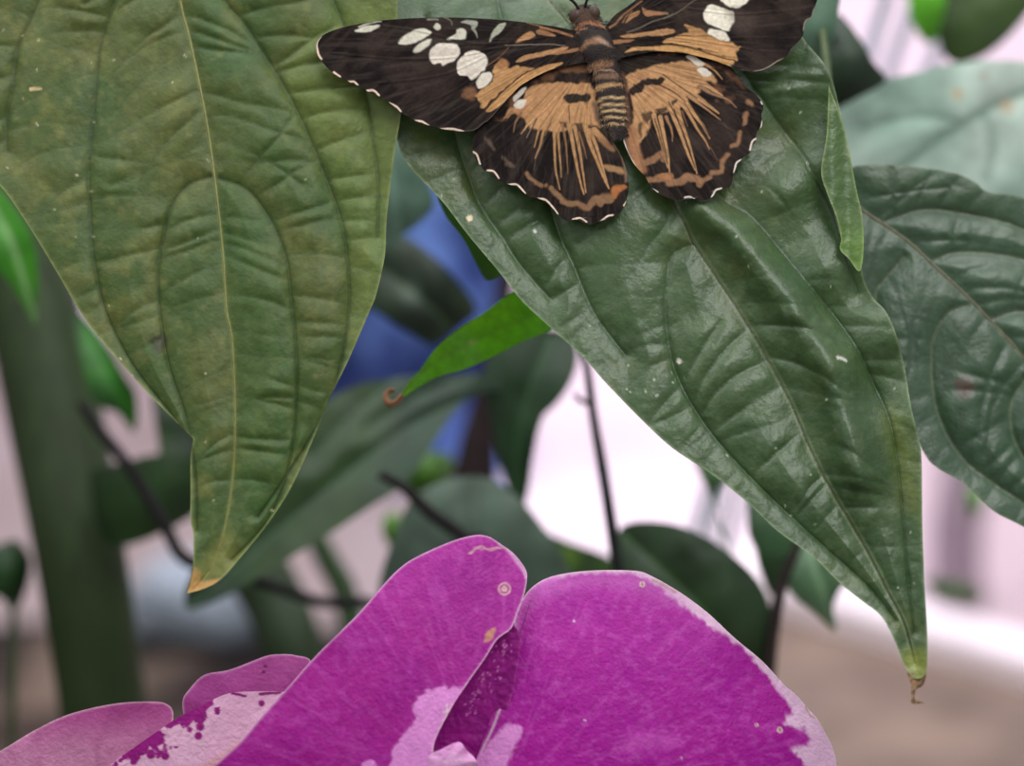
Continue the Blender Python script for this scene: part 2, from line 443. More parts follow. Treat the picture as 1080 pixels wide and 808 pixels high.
def paintR(X, Y, P):
    relR.calc(X, Y)
    p = Paint(X, Y, (70, 96, 72))
    p.blend(.7 * sstep(fbm(X, Y, 60, 3, 28) * 2.4 - .7), (58, 84, 62))
    p.poly([(1000,340),(1040,345),(1080,400),(1066,430),(1075,470),(1080,520),(1040,500),(1000,450),(988,400)], (46, 76, 48), 8, 3, .6)
    p.poly([(905,180),(1000,190),(1070,230),(1000,222),(920,205)], (62, 86, 56), 10, 3, .5)
    d, _ = seg_dist(X, Y, P, True)
    p.blend(.4 * np.exp(-(d / 1.8) ** 2), (130, 146, 112))
    p.blend(.75 * np.exp(-(relR.dm / 1.7) ** 2), (128, 128, 104))
    p.blend(.4 * np.exp(-(relR.dM / 1.5) ** 2), (104, 110, 78))
    p.blend(.35 * np.exp(-(relR.dc / 1.3) ** 2), (40, 62, 46))
    p.poly([(1008,402),(1022,400),(1028,412),(1018,420),(1010,416)], (96, 70, 68), 5, 3, .75)
    return p.C
leafR = sheet('leaf', RL, (.75, .8), 2.2, lambda X, Y: .478 + 4e-5 * (300 - Y) + 2e-5 * (X - 900), M_leaf, paintR, None, True, relR.height)
tag(leafR, 'grey green ribbed leaf at the right edge, half hidden behind the leaf carrying the butterfly', 'leaf')

def midrib(leaf, rel, dep, r0, r1, col, upto=1.0):
    P = resample(rel.mid, 4); P = P[:int(len(P) * upto)]
    rel.n = -1; h = rel.height(P[:, 0], P[:, 1]); rel.n = -1
    h = np.convolve(np.pad(h, 3, 'edge'), np.ones(7) / 7, 'valid')
    d = dep(P[:, 0], P[:, 1]) - h * .45 / F
    q = [(x, y, dd, r0 + (r1 - r0) * i / len(P)) for i, ((x, y), dd) in enumerate(zip(P, d))]
    tube('midrib', q, M_leaf, col, leaf, 8, 1)
def petiole(leaf, pts, col):
    tube('petiole', pts, M_stem, col, leaf, 12, 8)
midrib(leafL, relL, dL, 2.2, .9, (122, 126, 66), .97)
midrib(leafC, relC, dC, 1.3, .6, (62, 76, 46), .95)
midrib(leafR, relR, lambda X, Y: .478 + 4e-5 * (300 - Y) + 2e-5 * (X - 900), 1.9, 1.2, (120, 118, 94), .98)
petiole(leafL, [(178,-95,float(dL(178,-95)),5),(172,-160,.462,6),(176,-240,.475,6),(200,-330,.49,6)], (96, 110, 60))
petiole(leafC, [(545,-105,float(dC(0,-105)),5),(515,-180,.47,6),(470,-250,.48,6),(400,-330,.495,6)], (80, 100, 60))
petiole(leafR, [(897,208,.481,4),(880,150,.50,4),(860,0,.52,4),(800,-150,.53,4),(700,-300,.53,5)], (90, 104, 70))

# ================================================================== BACKGROUND LEAVES
def push(d): return d if d < .52 else d + .06
def bgleaf(outline, axis, depth, c1, c2, label, mid=None, veins=(), bend=.012, slope=0.0, midc=None, spots=(), parent=None, name='leaf', cat='leaf', group=None, soft=3, mat=None, puff=14, pet=None):
    depth = push(depth)
    P0 = np.array(outline, float); cx, cy = P0.mean(0); R = max(np.ptp(P0[:, 0]), np.ptp(P0[:, 1])) / 2
    M = spline(mid, False, 5) if mid else None
    V = [spline(v, False, 4) if len(v) > 2 else np.array(v, float) for v in veins]
    sc = depth / .45
    def dep(X, Y):
        return depth + bend * (((X - cx) / R) ** 2 + ((Y - cy) / R) ** 2 * .6) - slope * (Y - cy) * depth / F
    def hei(X, Y):
        h = 10 * (fbm(X, Y, 50, 2, int(cx) % 9) - .5)
        if M is not None:
            dd = near(X, Y, [M] + V, 60); h = h + puff * (1 - np.exp(-dd / 24))
        return h * sc
    def pnt(X, Y, P):
        p = Paint(X, Y, c1); p.blend(sstep(fbm(X, Y, R * .8 + 8, 3, int(cy) % 11) * 2.6 - .8), c2)
        d, _ = seg_dist(X, Y, P, True)
        if M is not None:
            mc = midc or tuple(min(255, c * 1.3) for c in c1)
            dm, _ = seg_dist(X, Y, M); p.blend(.8 * np.exp(-(dm / soft) ** 2), mc)
            if V: p.blend(.5 * np.exp(-(near(X, Y, V, 30) / soft) ** 2), mc)
        for (x, y, r, c) in spots: p.dot(x, y, r, c, r * .6, .8)
        return p.C
    o = sheet(name, outline, axis, 3.0, dep, mat or M_bgleaf, pnt, parent, True, hei)
    if parent is None: tag(o, label, cat, group)
    if pet: tube('petiole', [(x, y, depth + k * .012, 3.5) for k, (x, y) in enumerate(pet)], M_stem, c1, o, 10, 6)
    return o
D1, D2 = (44, 70, 32), (30, 52, 26)
bright = bgleaf([(421,419),(432,402),(443,390),(460,367),(484,347),(510,330),(542,308),(566,312),(584,338),(580,348),(550,361),(524,374),(494,388),(460,398),(437,411),(424,420)], (-1, .75), .487, (150, 236, 40), (112, 204, 26),
       'small bright lime green leaf pointing down left between the two big leaves', [(580,325),(520,350),(460,382),(424,416)], bend=.004, midc=(120, 190, 50), soft=2, puff=5, mat=M_leaf, spots=[(498,361,3,(170,190,110))], pet=[(568,322),(600,300),(660,270),(720,200)])
cur = tube('curled_tip', [(424,417,.4865,3),(418,424,.486,3.2),(410,426,.486,3.4),(407,419,.487,3.4),(410,413,.488,3.2),(416,412,.488,2.2)], M_twig, (168, 124, 92), bright)
cur['label'] = 'brown curled dry tip'
bgleaf([(415,110),(436,165),(458,207),(450,228),(426,248),(402,262),(388,200),(395,130)], (0, 1), .56, (84, 112, 96), (62, 92, 76), 'muted grey green leaf seen between the big left leaf and the blue cloth', mid=[(405,120),(420,240)])
bgleaf([(375,262),(415,246),(452,266),(482,296),(502,326),(484,346),(458,364),(432,352),(398,330),(372,312)], (1, .8), .60, (40, 58, 38), (26, 42, 28),
       'dark rounded leaf in front of the blue cloth', mid=[(380,270),(440,310),(480,350)], spots=[(432,308,11,(84,98,84))])  # the grey spot is a highlight painted into the leaf colour
bgleaf([(462,205),(490,226),(528,282),(524,292),(513,296),(503,280),(488,252),(470,228)], (.8, 1), .485, (70, 120, 34), (58, 104, 30), 'narrow green leaf sliver along the edge of the leaf under the butterfly', bend=.002)
bgleaf([(196,640),(205,600),(262,520),(325,440),(372,408),(430,397),(490,394),(556,402),(560,408),(508,414),(482,432),(456,470),(425,512),(392,534),(345,565),(300,592),(255,620),(222,636)], (-1, .75), .58, D1, (32, 58, 38),
       'long dark green blurred leaf sweeping down left behind the big left leaf', mid=[(550,405),(450,440),(340,520),(205,635)], veins=[[(480,400),(430,425),(390,450)],[(420,398),(380,430),(330,480)]], midc=(66, 92, 70), slope=.4)
bgleaf([(512,386),(535,362),(572,346),(600,352),(610,372),(604,400),(588,425),(572,442),(563,480),(557,520),(547,546),(532,505),(519,450)], (-.25, 1), .60, (44, 72, 44), (34, 60, 36),
       'dark green leaf hanging upright beside the bright pavement', mid=[(580,355),(550,440),(545,535)])
bgleaf([(400,615),(412,575),(432,530),(465,508),(510,503),(542,520),(567,548),(592,582),(604,620),(570,660),(450,660),(405,640)], (0, 1), .57, (96, 116, 102), (76, 96, 82),
       'grey green rounded leaf just above the left magenta petal', mid=[(500,505),(500,650)], midc=(88, 108, 92))
bgleaf([(545,540),(566,556),(600,571),(640,586),(662,606),(660,660),(600,680),(558,650),(548,600)], (1, .5), .64, (44, 70, 30), (30, 52, 28),
       'dark leaf with a yellow green patch between the grey leaf and the thin twig', spots=[(598,588,12,(94,132,34)),(640,598,8,(60,92,30))])
bgleaf([(420,480),(470,478),(478,500),(450,520),(425,515)], (1, 0), .66, (66, 108, 30), (52, 90, 30), 'small patch of green leaf left of the dark trunk')
bgleaf([(405,545),(418,540),(426,560),(414,578),(404,565)], (0, 1), .68, (96, 150, 34), (80, 130, 30), 'tiny bright green leaf above the left magenta petal')
bgleaf([(650,600),(655,556),(700,551),(742,565),(778,590),(803,617),(814,650),(813,690),(795,730),(720,740),(655,690)], (.8, .7), .545, (48, 74, 44), (34, 58, 32),
       'broad dark green leaf right behind the large magenta petal', mid=[(655,560),(740,640),(800,715)], midc=(50, 84, 34))
bgleaf([(797,510),(788,554),(796,580),(802,602),(816,628),(836,596),(846,566),(840,520)], (0, 1), .56, (72, 104, 70), (54, 86, 54), 'blurred green leaf left of the forked twig by the wilting tip', group=None)
bgleaf([(842,560),(829,606),(836,628),(858,646),(882,665),(879,640),(889,619),(905,604),(895,565)], (.4, 1), .555, (98, 130, 98), (76, 110, 76), 'pale green drooping leaf right of the forked twig', mid=[(850,565),(880,660)])
bgleaf([(733,480),(752,526),(760,512),(772,500),(770,470)], (0, 1), .57, (84, 120, 78), (70, 104, 64), 'small leaf tip peeping below the left edge of the butterfly leaf')
bgleaf([(-40,150),(-5,194),(24,232),(37,262),(40,300),(38,342),(36,342),(15,305),(-10,280),(-45,260)], (.4, 1), .56, (66, 148, 26), (44, 112, 24), 'bright green leaf at the left edge beside the thick stalk', mid=[(-20,200),(10,250),(37,335)], midc=(150, 190, 130), pet=[(-30,180),(-45,100),(-50,20)])
bgleaf([(80,330),(105,352),(131,395),(144,418),(142,456),(124,436),(100,424),(86,380)], (.5, 1), .62, (42, 104, 26), (30, 78, 22), 'green pointed leaf between the thick stalk and the big left leaf', mid=[(90,345),(140,445)])
bgleaf([(95,503),(112,492),(150,482),(174,474),(167,445),(160,416),(206,436),(212,470),(212,532),(175,560),(130,576),(105,565)], (1, -.2), .63, (38, 66, 30), (26, 48, 26), 'dark leaf behind the narrow twig, right of the thick stalk')
bgleaf([(-25,590),(0,574),(18,570),(32,588),(31,612),(16,646),(0,630),(-25,620)], (0, 1), .66, (36, 72, 30), (26, 54, 26), 'small dark leaf at the far left edge beside the stalk')
bgleaf([(840,-60),(900,-60),(886,0),(880,40),(872,84),(850,76),(828,40),(826,-20)], (0, 1), .515, (98, 130, 108), (80, 112, 90), 'pale grey green leaf behind the right forewing tip', pet=[(870,-50),(868,-120),(850,-220)])
bgleaf([(884,14),(908,42),(920,64),(935,85),(914,98),(888,112),(866,120),(862,70),(870,30)], (.4, 1), .535, (38, 60, 38), (28, 46, 30), 'dark green leaf between the right forewing and the pale leaf', pet=[(880,40),(860,0),(840,-80),(830,-160)])
bgleaf([(950,-60),(957,0),(963,27),(978,46),(992,36),(1006,0),(1010,-60)], (0, 1), .68, (96, 178, 44), (76, 150, 36), 'out of focus lime green leaf at the top right', pet=[(980,-20),(985,-90),(1000,-180)])
bgleaf([(1003,-50),(998,0),(990,37),(997,60),(1013,68),(1036,60),(1060,42),(1084,14),(1110,-30),(1090,-70)], (.2, 1), .64, (64, 88, 44), (44, 66, 34), 'out of focus olive leaf in the top right corner', pet=[(1050,-50),(1060,-120),(1050,-220)])
bgleaf([(870,125),(887,111),(919,92),(944,82),(973,75),(1001,68),(1038,64),(1080,65),(1130,72),(1200,120),(1220,220),(1180,290),(1080,262),(980,230),(905,205),(875,170)], (1, .3), .545, (188, 208, 196), (158, 188, 172),
       'pale shiny sage leaf with a grey midrib at the upper right', mid=[(1180,60),(1080,97),(1018,129),(968,163),(930,190)], veins=[[(909,136),(940,127),(978,122),(1010,130)],[(1035,120),(1048,150),(1040,190)],[(1090,95),(1110,140)]],
       midc=(110, 142, 122), spots=[(1010,99,6,(188,166,128)),(1062,112,7,(184,160,122)),(1038,80,4,(170,156,136))], soft=5, puff=8)
bgleaf([(975,612),(1000,610),(1035,622),(1030,634),(990,630)], (1, .2), .95, (84, 108, 74), (96, 118, 86), 'tiny blurred leaf floating over the pale path at the right')
bgleaf([(1018,515),(1036,515),(1034,540),(1024,545)], (0, 1), .8, (96, 150, 70), (84, 130, 60), 'tiny bright leaf below the right hand leaf')

# ------------------------------------------------------------------ stems and twigs reaching the ground
def ground_depth(py, z=0.0):
    a = -PITCH + math.atan((py - 404) / F)
    return (CAM[2] - z) / math.sin(a) * math.cos(math.atan((py - 404) / F))
def to_ground(px, py, d, r, bendx=0):
    p = W(px, py, d); rr = r / F * d
    return [list(p) + [rr], [p[0] + bendx * .3, p[1] + .02, p[2] * .55, rr * 1.05], [p[0] + bendx, p[1] + .04, .02, rr * 1.1]]
def stalk(name, pts, mat, col, label, cat, bendx=0, seg=16, ripple=0):
    pts = [(x, y, push(d), r) for x, y, d, r in pts]
    Q = [list(W(x, y, d)) + [r / F * d] for x, y, d, r in pts]
    Q.append(list(Q[-1])); Q += to_ground(*pts[-1], bendx)[1:]
    return tag(tube3(name, Q, mat, col, None, seg, 8, ripple), label, cat)
stalk('plant_stalk', [(-30,60,.70,38),(-5,200,.69,44),(35,330,.68,50),(62,460,.67,50),(84,580,.66,48),(108,740,.66,46),(122,860,.66,46)], M_stem, (38, 54, 24),
      'thick dark green stalk, blurred, rising along the left edge', 'plant stalk', .03, 24)
stalk('plant_stalk', [(225,470,.80,20),(262,580,.78,32),(292,640,.77,33),(312,700,.76,33),(340,860,.76,33)], M_stem, (30, 48, 22), 'dark green stalk below the tip of the big left leaf', 'plant stalk', .02, 20)
stalk('green_shoot', [(318,540,.80,10),(345,590,.8,13),(370,650,.8,14),(400,850,.8,14)], M_stem, (52, 74, 46), 'thin green stem left of the magenta petal', 'plant shoot', .02)
stalk('trunk', [(548,120,.86,10),(538,270,.85,10),(520,380,.84,11),(511,430,.84,15),(503,480,.84,22),(500,540,.84,25),(500,850,.84,26)], M_twig, (38, 27, 28), 'dark brown trunk between the blue cloth and the upright leaf', 'trunk', .0, 20, .04)
stalk('twig', [(600,330,.53,3),(617,378,.53,4),(626,440,.53,5),(638,510,.53,6),(650,590,.53,6.5),(655,640,.53,6.5),(660,850,.53,6)], M_twig, (34, 38, 38), 'thin dark upright twig against the bright pavement', 'twig', .02)
sp = tube('side_shoot', [(624,425,.59,3.2),(613,423,.588,2.8),(606,415,.587,2.2)], M_twig, (60, 62, 54), None)
sp.parent = bpy.data.objects['twig']; sp.location = np.array(sp['_o']) - np.array(bpy.data.objects['twig']['_o'])
stalk('twig', [(85,425,.6,5),(102,450,.6,6),(139,497,.6,6.5),(175,557,.6,7),(196,590,.6,7),(250,605,.61,6),(310,626,.62,6),(345,636,.62,6),(400,640,.63,6),(460,700,.63,6),(480,860,.64,6)], M_twig, (30, 28, 30), 'slender dark twig crossing from the thick stalk behind the left leaf tip', 'twig', .02)
stalk('twig', [(400,500,.553,5),(425,514,.553,6),(455,542,.553,7),(490,567,.553,7),(520,600,.553,7),(560,860,.56,7)], M_twig, (34, 32, 32), 'dark slanting twig just above the tip of the magenta petal', 'twig', .02)
stalk('twig', [(856,545,.55,4),(841,577,.55,5),(826,614,.55,6),(817,655,.55,7),(812,700,.55,7),(800,860,.55,7)], M_twig, (48, 40, 38), 'brown twig between two drooping leaves at the lower right', 'twig', .02)
stalk('green_shoot', [(14,635,.66,4),(14,700,.66,4),(10,860,.66,4)], M_stem, (46, 70, 40), 'hair thin stem under the small leaf at the far left', 'plant shoot')
for (pts, lab) in (([(940,-40,.95,7),(934,0,.95,7),(925,28,.95,7),(915,62,.95,7),(890,130,.95,7),(830,300,.96,7),(760,480,.97,7),(722,620,.97,7),(715,840,.97,7)], 'leftmost pale grey shoot behind the leaves at the top right'),
                   ([(975,-40,.97,6),(957,20,.97,6),(946,50,.97,6),(934,85,.97,6),(905,150,.97,6),(850,300,.98,6),(775,480,.99,6),(742,620,.99,6),(730,840,.99,6)], 'middle pale grey shoot behind the leaves at the top right'),
                   ([(1003,10,.96,6),(991,47,.96,6),(978,76,.96,6),(960,120,.96,6),(900,300,.97,6),(800,480,.98,6),(760,620,.98,6),(745,840,.98,6)], 'short pale grey shoot below the lime green leaf at the top right')):
    Q = [list(W(x, y, d)) + [r / F * d] for x, y, d, r in pts]; Q.append(list(Q[-1])); Q += to_ground(*pts[-1], -.02)[1:]
    tag(tube3('pale_shoot', Q, M_stem, (156, 164, 176), None, 12, 6), lab, 'plant shoot', 'pale shoots at the top right')
tag(tube('tendril', [(752,518,.632,1.6),(758,545,.632,1.6),(766,572,.632,1.6),(772,600,.632,1.6)], M_stem, (150, 165, 150)), 'fine pale tendril hanging below the small leaf tip', 'tendril')

# ================================================================== BUTTERFLY
bo = W(636, 70, float(dC(0, 70)) - .0045)
bf = thing('butterfly', bo, 'black, orange and cream butterfly resting with open wings on the dark green leaf', 'butterfly')
DK = (30, 25, 24); OR = (186, 140, 100); OR2 = (160, 116, 84); WH = (218, 208, 194); CR = (214, 210, 192)
KA = 5.771; KB = 6.2125; KC = 5.05; KD = 8.083; KE = 5.047; KF = 6.353
zA = lambda p: Z(330, 10, KA, p); zB = lambda p: Z(480, 0, KB, p); zC = lambda p: Z(490, 80, KC, p)
zD = lambda p: Z(590, 0, KD, p); zE = lambda p: Z(640, 60, KE, p); zF = lambda p: Z(700, 0, KF, p)
def base_wing(X, Y, ang):
    p = Paint(X, Y, DK)
    ca, sa = math.cos(ang), math.sin(ang)
    U = X * ca + Y * sa; V = -X * sa + Y * ca
    p.blend(.6 * sstep(fbm(U / 6, V, 5, 3, 3) * 3.4 - 1.5), (56, 46, 41))
    p.blend(.5 * sstep(fbm(X, Y, 34, 3, 5) * 3 - 1.3), (66, 54, 49))
    return p
def striate(p, cx, cy, k=1.0):
    """fine scale rows running out from the wing root"""
    X, Y = p.X, p.Y; a = np.arctan2(Y - cy, X - cx); r = np.hypot(X - cx, Y - cy)
    n = fbm(a * 95 + 40, r / 22 + 3 * np.abs(a), 1.6, 3, 6)
    lum = p.C.mean(1)
    m = sstep((lum - .10) / .2) * (lum < .55)
    p.C *= (1 - (m * k * .36 * sstep(n * 3.4 - 1.7)))[:, None]
    p.C += (sstep((.05 - lum) / .04) * k * .016 * sstep(n * 3.2 - 1.5))[:, None] * np.array([1.15, .92, .8])
    g = fbm(X, Y, 3.2, 2, 31); p.C *= (.86 + .28 * g)[:, None]
def mirror_pts(pts):                      # across the body axis
    a = np.array([.257, .966]); o = np.array([625., 35.]); r = []
    for q in pts:
        v = np.array(q) - o; pl = v @ a; n = v - pl * a; w = o + pl * a - n; r.append(tuple(w))
    return r
# ---- left forewing
FL = [(612,36),(600,31),(575,26.5),(537,21.7),(493,18.8),(453,18.6),(422,20),(397,22.3),(366,27.8),(348,33.4),(338.5,39),(334,46),(334,53),(336,60),(344.8,71),(354,79),(369,86.6),(379,91),(388,96.5),(399,101),(413,110),
      (422,118),(437.6,127),(453,132.4),(468,136.3),(487,138.6),(501,137),(510,130),(518,124),(543,96),(555,86.6),(575,76),(600,69),(622,62)]
def paint_FL(X, Y, P):
    p = base_wing(X, Y, 2.4)
    # cream cells
    for q in ([(520,205),(550,165),(610,130),(670,115),(715,130),(715,150),(660,185),(590,213),(540,213)],
              [(607,255),(630,222),(680,190),(722,180),(712,210),(670,245),(640,260)],
              [(815,178),(870,150),(878,120),(905,115),(930,130),(930,165),(915,182),(860,182)],
              [(255,130),(300,105),(350,95),(405,98),(380,120),(330,137),(280,138)],
              [(740,95),(755,82),(775,95),(780,115),(755,125),(738,110)]):
        p.poly(zA(q), CR, 1.1, .7, .93)
    p.stroke(zA([(280,105),(340,85),(415,73)]), 1.6, 1, (190, 188, 172), .8, .4)
    p.stroke(zA([(700,60),(760,60)]), 2.2, 1.6, (150, 148, 138), 1, .4, .8)
    p.poly(zA([(712,270),(725,235),(770,208),(870,208),(892,240),(895,270),(860,310),(790,340),(775,325),(725,325)]), WH, 1.1, 1.2)
    p.poly(zB([(12,435),(40,380),(90,335),(150,330),(200,370),(210,420),(180,470),(110,525),(80,500),(30,490)]), WH, 1.1, 1.4)
    p.poly(zB([(142,530),(180,480),(225,470),(245,495),(235,530),(190,575),(150,578)]), WH, 1.1, .8)
    p.poly(zB([(40,145),(80,130),(140,140),(142,170),(120,190),(90,160)]), (170, 172, 158), 1.1, .8, .85)
    p.stroke(zB([(115,185),(135,215),(145,245)]), 3.0, .8, (160, 160, 146), .9, .4, .85)
    p.stroke(zB([(-70,112),(-30,135),(-20,165)]), 2.0, 1.0, (120, 118, 108), .9, .4, .7)
    p.poly(zB([(222,268),(240,220),(280,165),(325,150),(330,165),(290,215),(250,245),(232,272)]), (178, 180, 160), 1, .8, .9)
    # orange
    p.poly(zB([(395,275),(440,235),(495,205),(522,235),(480,255),(410,278)]), OR, 1.1, 1, .95)
    p.poly(zB([(535,200),(570,195),(650,225),(650,240),(590,232),(540,222)]), OR2, 1, .8, .9)
    p.stroke(zB([(560,180),(650,200),(740,228),(765,235)]), 2.2, 2.6, OR2, .9, .4, .9)
    p.stroke(zB([(470,150),(560,172),(640,205)]), 1.0, 1.4, OR2, .8, .4, .7)
    p.stroke(zB([(330,298),(480,293),(620,290),(720,300)]), 1.2, 1.0, (120, 108, 98), .7, .2, .9)
    p.stroke(zB([(220,425),(290,375),(350,310)]), 1.4, .8, (118, 84, 62), .8, .3, .8)
    p.poly(zB([(395,405),(440,370),(540,345),(640,325),(730,305),(735,320),(690,340),(640,355),(520,380),(440,400)]), OR, 1, .8, .95)
    p.poly(zB([(640,355),(720,330),(800,310),(850,280),(880,290),(840,320),(760,345),(690,355)]), OR2, 1, .8, .9)
    p.poly(zB([(110,625),(170,600),(245,540),(255,480),(245,470),(275,420),(330,395),(345,440),(410,425),(430,440),(520,445),(430,490),(350,560),(280,620),(205,690),(180,715),(150,650)]), (190, 144, 98), 1.4, 2.2, 1)
    p.poly(zB([(270,430),(310,385),(350,410),(340,440),(300,450)]), (150, 106, 72), 1.6, 1.5, .8)
    p.poly(zB([(205,720),(260,660),(340,580),(420,510),(520,455),(610,425),(705,408),(660,440),(600,470),(520,510),(450,560),(380,620),(300,690),(225,732)]), (190, 144, 96), 1.1, .8, 1)
    p.stroke(zB([(190,712),(260,645),(350,570),(440,490),(550,440)]), 1.1, .8, (70, 48, 34), .7, .2, .9)
    p.stroke(zB([(300,690),(380,615),(450,555),(540,500)]), 1.0, .8, (110, 76, 50), .7, .2, .6)
    p.poly(zB([(45,625),(60,590),(110,570),(140,600),(110,640)]), (120, 86, 66), 2.5, 2, .7)
    p.poly(zA([(905,520),(930,480),(981,470),(981,540),(940,545)]), (124, 88, 64), 2.5, 2, .7)
    # pale outer margin
    for q, w in (([(20,260),(22,200),(45,165)], 3.2), ([(18,215),(35,275),(52,300)], 2.6), ([(128,382),(165,408)], 2.2), ([(220,440),(250,440),(272,458)], 2.2), ([(332,495),(370,493),(402,522)], 2.4),
                 ([(468,573),(510,592),(535,620)], 2.2), ([(620,680),(665,682),(703,706)], 2.2), ([(780,730),(850,727),(915,743)], 2.2)):
        p.stroke(zA(q), w, w * .8, (232, 205, 186), .7, .2)
    d, _ = seg_dist(X, Y, P, True); p.blend(.5 * np.exp(-(d / .8) ** 2) * (X > 470) * (Y > 100), (110, 104, 96))
    striate(p, 612, 40)
    return p.C
def wing_h(lines, amp=.9, seed=1):
    LN = [spline(l, False, 4) if len(l) > 2 else np.array(l, float) for l in lines]
    def f(X, Y):
        d = near(X, Y, LN, 14)
        return amp * np.exp(-(d / 1.3) ** 2) + 1.8 * (1 - np.exp(-d / 9)) + 1.5 * (fbm(X, Y, 30, 2, seed) - .5)
    return f
veinsFL = [[(612,34),(540,44),(500,46),(440,32),(400,27)],[(540,46),(480,60),(420,62),(350,56)],[(530,50),(470,78),(400,88)],[(525,62),(480,95),(430,118)],[(560,75),(518,108),(488,134)],[(600,66),(560,84),(520,118)]]
def dW(k0, k1, cx=632):
    def f(X, Y): return dC(X, Y) - .0042 - (k0 + k1 * np.abs(X - cx) / 100.0) * .45 / F
    return f
fw = sheet('forewing', FL, (-1, .22), .62, dW(6, 6), M_wing, paint_FL, bf, True, wing_h(veinsFL, .9, 2))
fw['label'] = 'left forewing with cream spots'
# ---- left hindwing
HL = [(626,56),(600,62),(565,76),(540,94),(518,118),(502,137),(499,148),(498.5,159),(501,167),(507,175),(511,180),(516,181),(521,187),(527,191),(536.6,194.5),(545,197),(553.6,204),(560,208),(567.5,209),(575,213),(583,220),(589,227),(594,231),(599,233),
      (605.5,231.5),(612,233),(619,236.7),(626,236),(633,233.2),(641,231),(647,228.5),(654,224),(659,216),(661.5,208),(663,200),(662,186),(659,174),(655,164),(648,152),(641,142),(638,124),(634,100),(634,80),(634,64)]
def paint_HL(X, Y, P):
    p = base_wing(X, Y, 1.5)
    p.poly(zB([(460,620),(480,570),(540,570),(610,550),(700,545),(800,548),(880,545),(900,600),(900,680),(910,760),(930,830),(900,870),(800,840),(700,860),(600,860),(500,840),(440,770),(400,740),(470,690)]), (190, 144, 102), 1.6, 2)
    p.poly(zC([(320,110),(350,60),(470,40),(590,45),(680,60),(700,110),(710,220),(720,280),(600,250),(480,240),(400,230),(340,200),(250,200),(210,230),(240,180),(300,150)]), (190, 144, 102), 2, 2)
    p.blend(.35 * sstep(fbm(X, Y, 12, 3, 14) * 3 - 1.5) * (Y < 128), (160, 112, 80))
    p.poly(zB([(680,440),(760,430),(880,420),(880,470),(780,475),(690,465)]), (120, 86, 64), 1.6, 1.5, .9)
    p.poly(zC([(525,120),(545,98),(600,95),(660,95),(675,115),(650,150),(615,140),(560,145)]), (50, 42, 36), 1.4, 2)
    p.poly(zC([(505,240),(540,250),(560,275),(545,282),(515,262)]), (60, 46, 38), 1.6, 1.5, .9)
    p.poly(zC([(575,255),(640,255),(640,290),(600,285),(575,275)]), (58, 46, 40), 1.6, 1.6, .9)
    p.poly(zC([(650,260),(700,262),(720,290),(700,302),(660,285)]), (58, 46, 40), 1.6, 1.6, .9)
    # orange fingers running down between dark rays
    T = (184, 140, 98)
    for q, a, b, c in (([(470,230),(478,300),(480,400),(485,500),(508,605)], 4.2, 1.0, T), ([(495,240),(500,340),(508,440),(515,540)], 3.4, .8, T), ([(520,260),(535,330),(545,430),(550,520)], 3.0, .6, (140, 104, 74)),
                       ([(555,260),(575,350),(590,440),(610,540),(635,630)], 4.6, 1.4, T), ([(585,270),(610,380),(625,480),(645,620)], 4.0, 1.2, T), ([(610,300),(635,380),(650,440)], 2.6, .6, (130, 96, 70)),
                       ([(640,260),(665,350),(700,440),(740,540),(768,600)], 5.0, 1.4, T), ([(665,290),(700,370),(730,470),(765,590)], 4.4, 1.2, T), ([(690,290),(740,340),(760,365)], 7.0, 5, T),
                       ([(440,230),(420,300),(400,380),(375,440)], 3.8, .8, T), ([(415,230),(395,290),(372,380)], 3.4, .9, T), ([(350,210),(335,260),(300,310)], 4.0, .9, T), ([(380,230),(355,280),(330,330)], 2.0, .6, (150, 120, 100)),
                       ([(300,200),(270,250),(260,300)], 3.2, .8, (130, 100, 76)), ([(250,190),(228,225)], 4, 1.5, (150, 112, 84)), ([(455,240),(430,320)], 2.4, .8, T), ([(430,330),(380,440),(370,500)], 1.5, .6, (90, 76, 66))):
        p.stroke(zC(q), a, b, c, .8, .3, .95)
    p.poly(zC([(700,320),(760,350),(800,390),(780,400),(720,350)]), (150, 112, 82), 2, 1.2, .9)
    # brown submarginal band and margins
    B1 = (142, 108, 80)
    for q, w in (([(460,600),(490,630),(515,655)], 5), ([(525,670),(560,680),(600,680)], 6), ([(620,690),(650,705),(665,695)], 6), ([(680,675),(700,655),(725,675)], 8), ([(735,655),(775,655)], 10), ([(335,520),(350,545),(400,580),(430,585)], 4.2)):
        p.stroke(zC(q), w, w, B1, 1.6, 1.2, .9)
    p.poly(zC([(780,610),(800,585),(850,580),(865,595),(825,620),(800,655)]), (176, 112, 70), 1.8, 1, .95)
    p.poly(zC([(735,480),(780,475),(830,490),(855,520),(800,515),(750,500)]), (168, 130, 92), 1.8, 1.4, .9)
    p.stroke(zC([(790,340),(835,400),(855,470),(860,560)]), 5.5, 3, (136, 112, 92), 2, .6, .85)
    p.stroke(zC([(690,150),(715,240),(760,300),(800,350)]), 5, 4, (92, 76, 66), 2.2, .8, .85)
    for q in ([(130,350),(155,390)], [(205,435),(245,475)], [(110,335),(135,360)], [(225,470),(262,480)]):
        p.stroke(zC(q), 3.4, 2.8, (98, 82, 72), 1.8, .8, .8)
    # white marks near the forewing
    p.poly(zC([(262,110),(300,70),(325,58),(322,80),(285,122),(265,135)]), WH, .9, .8)
    p.poly(zC([(262,155),(285,130),(330,130),(318,160),(300,175),(268,168)]), WH, .9, .8)
    # dark vein lines
    for q in ([(290,560),(310,420),(350,300),(385,230)], [(425,640),(420,500),(430,330),(460,250)], [(200,540),(210,400)], [(555,160),(560,250)], [(320,410),(360,290)]):
        p.stroke(zC(q), 1.2, 1.0, (22, 18, 18), .8, .3, .8)
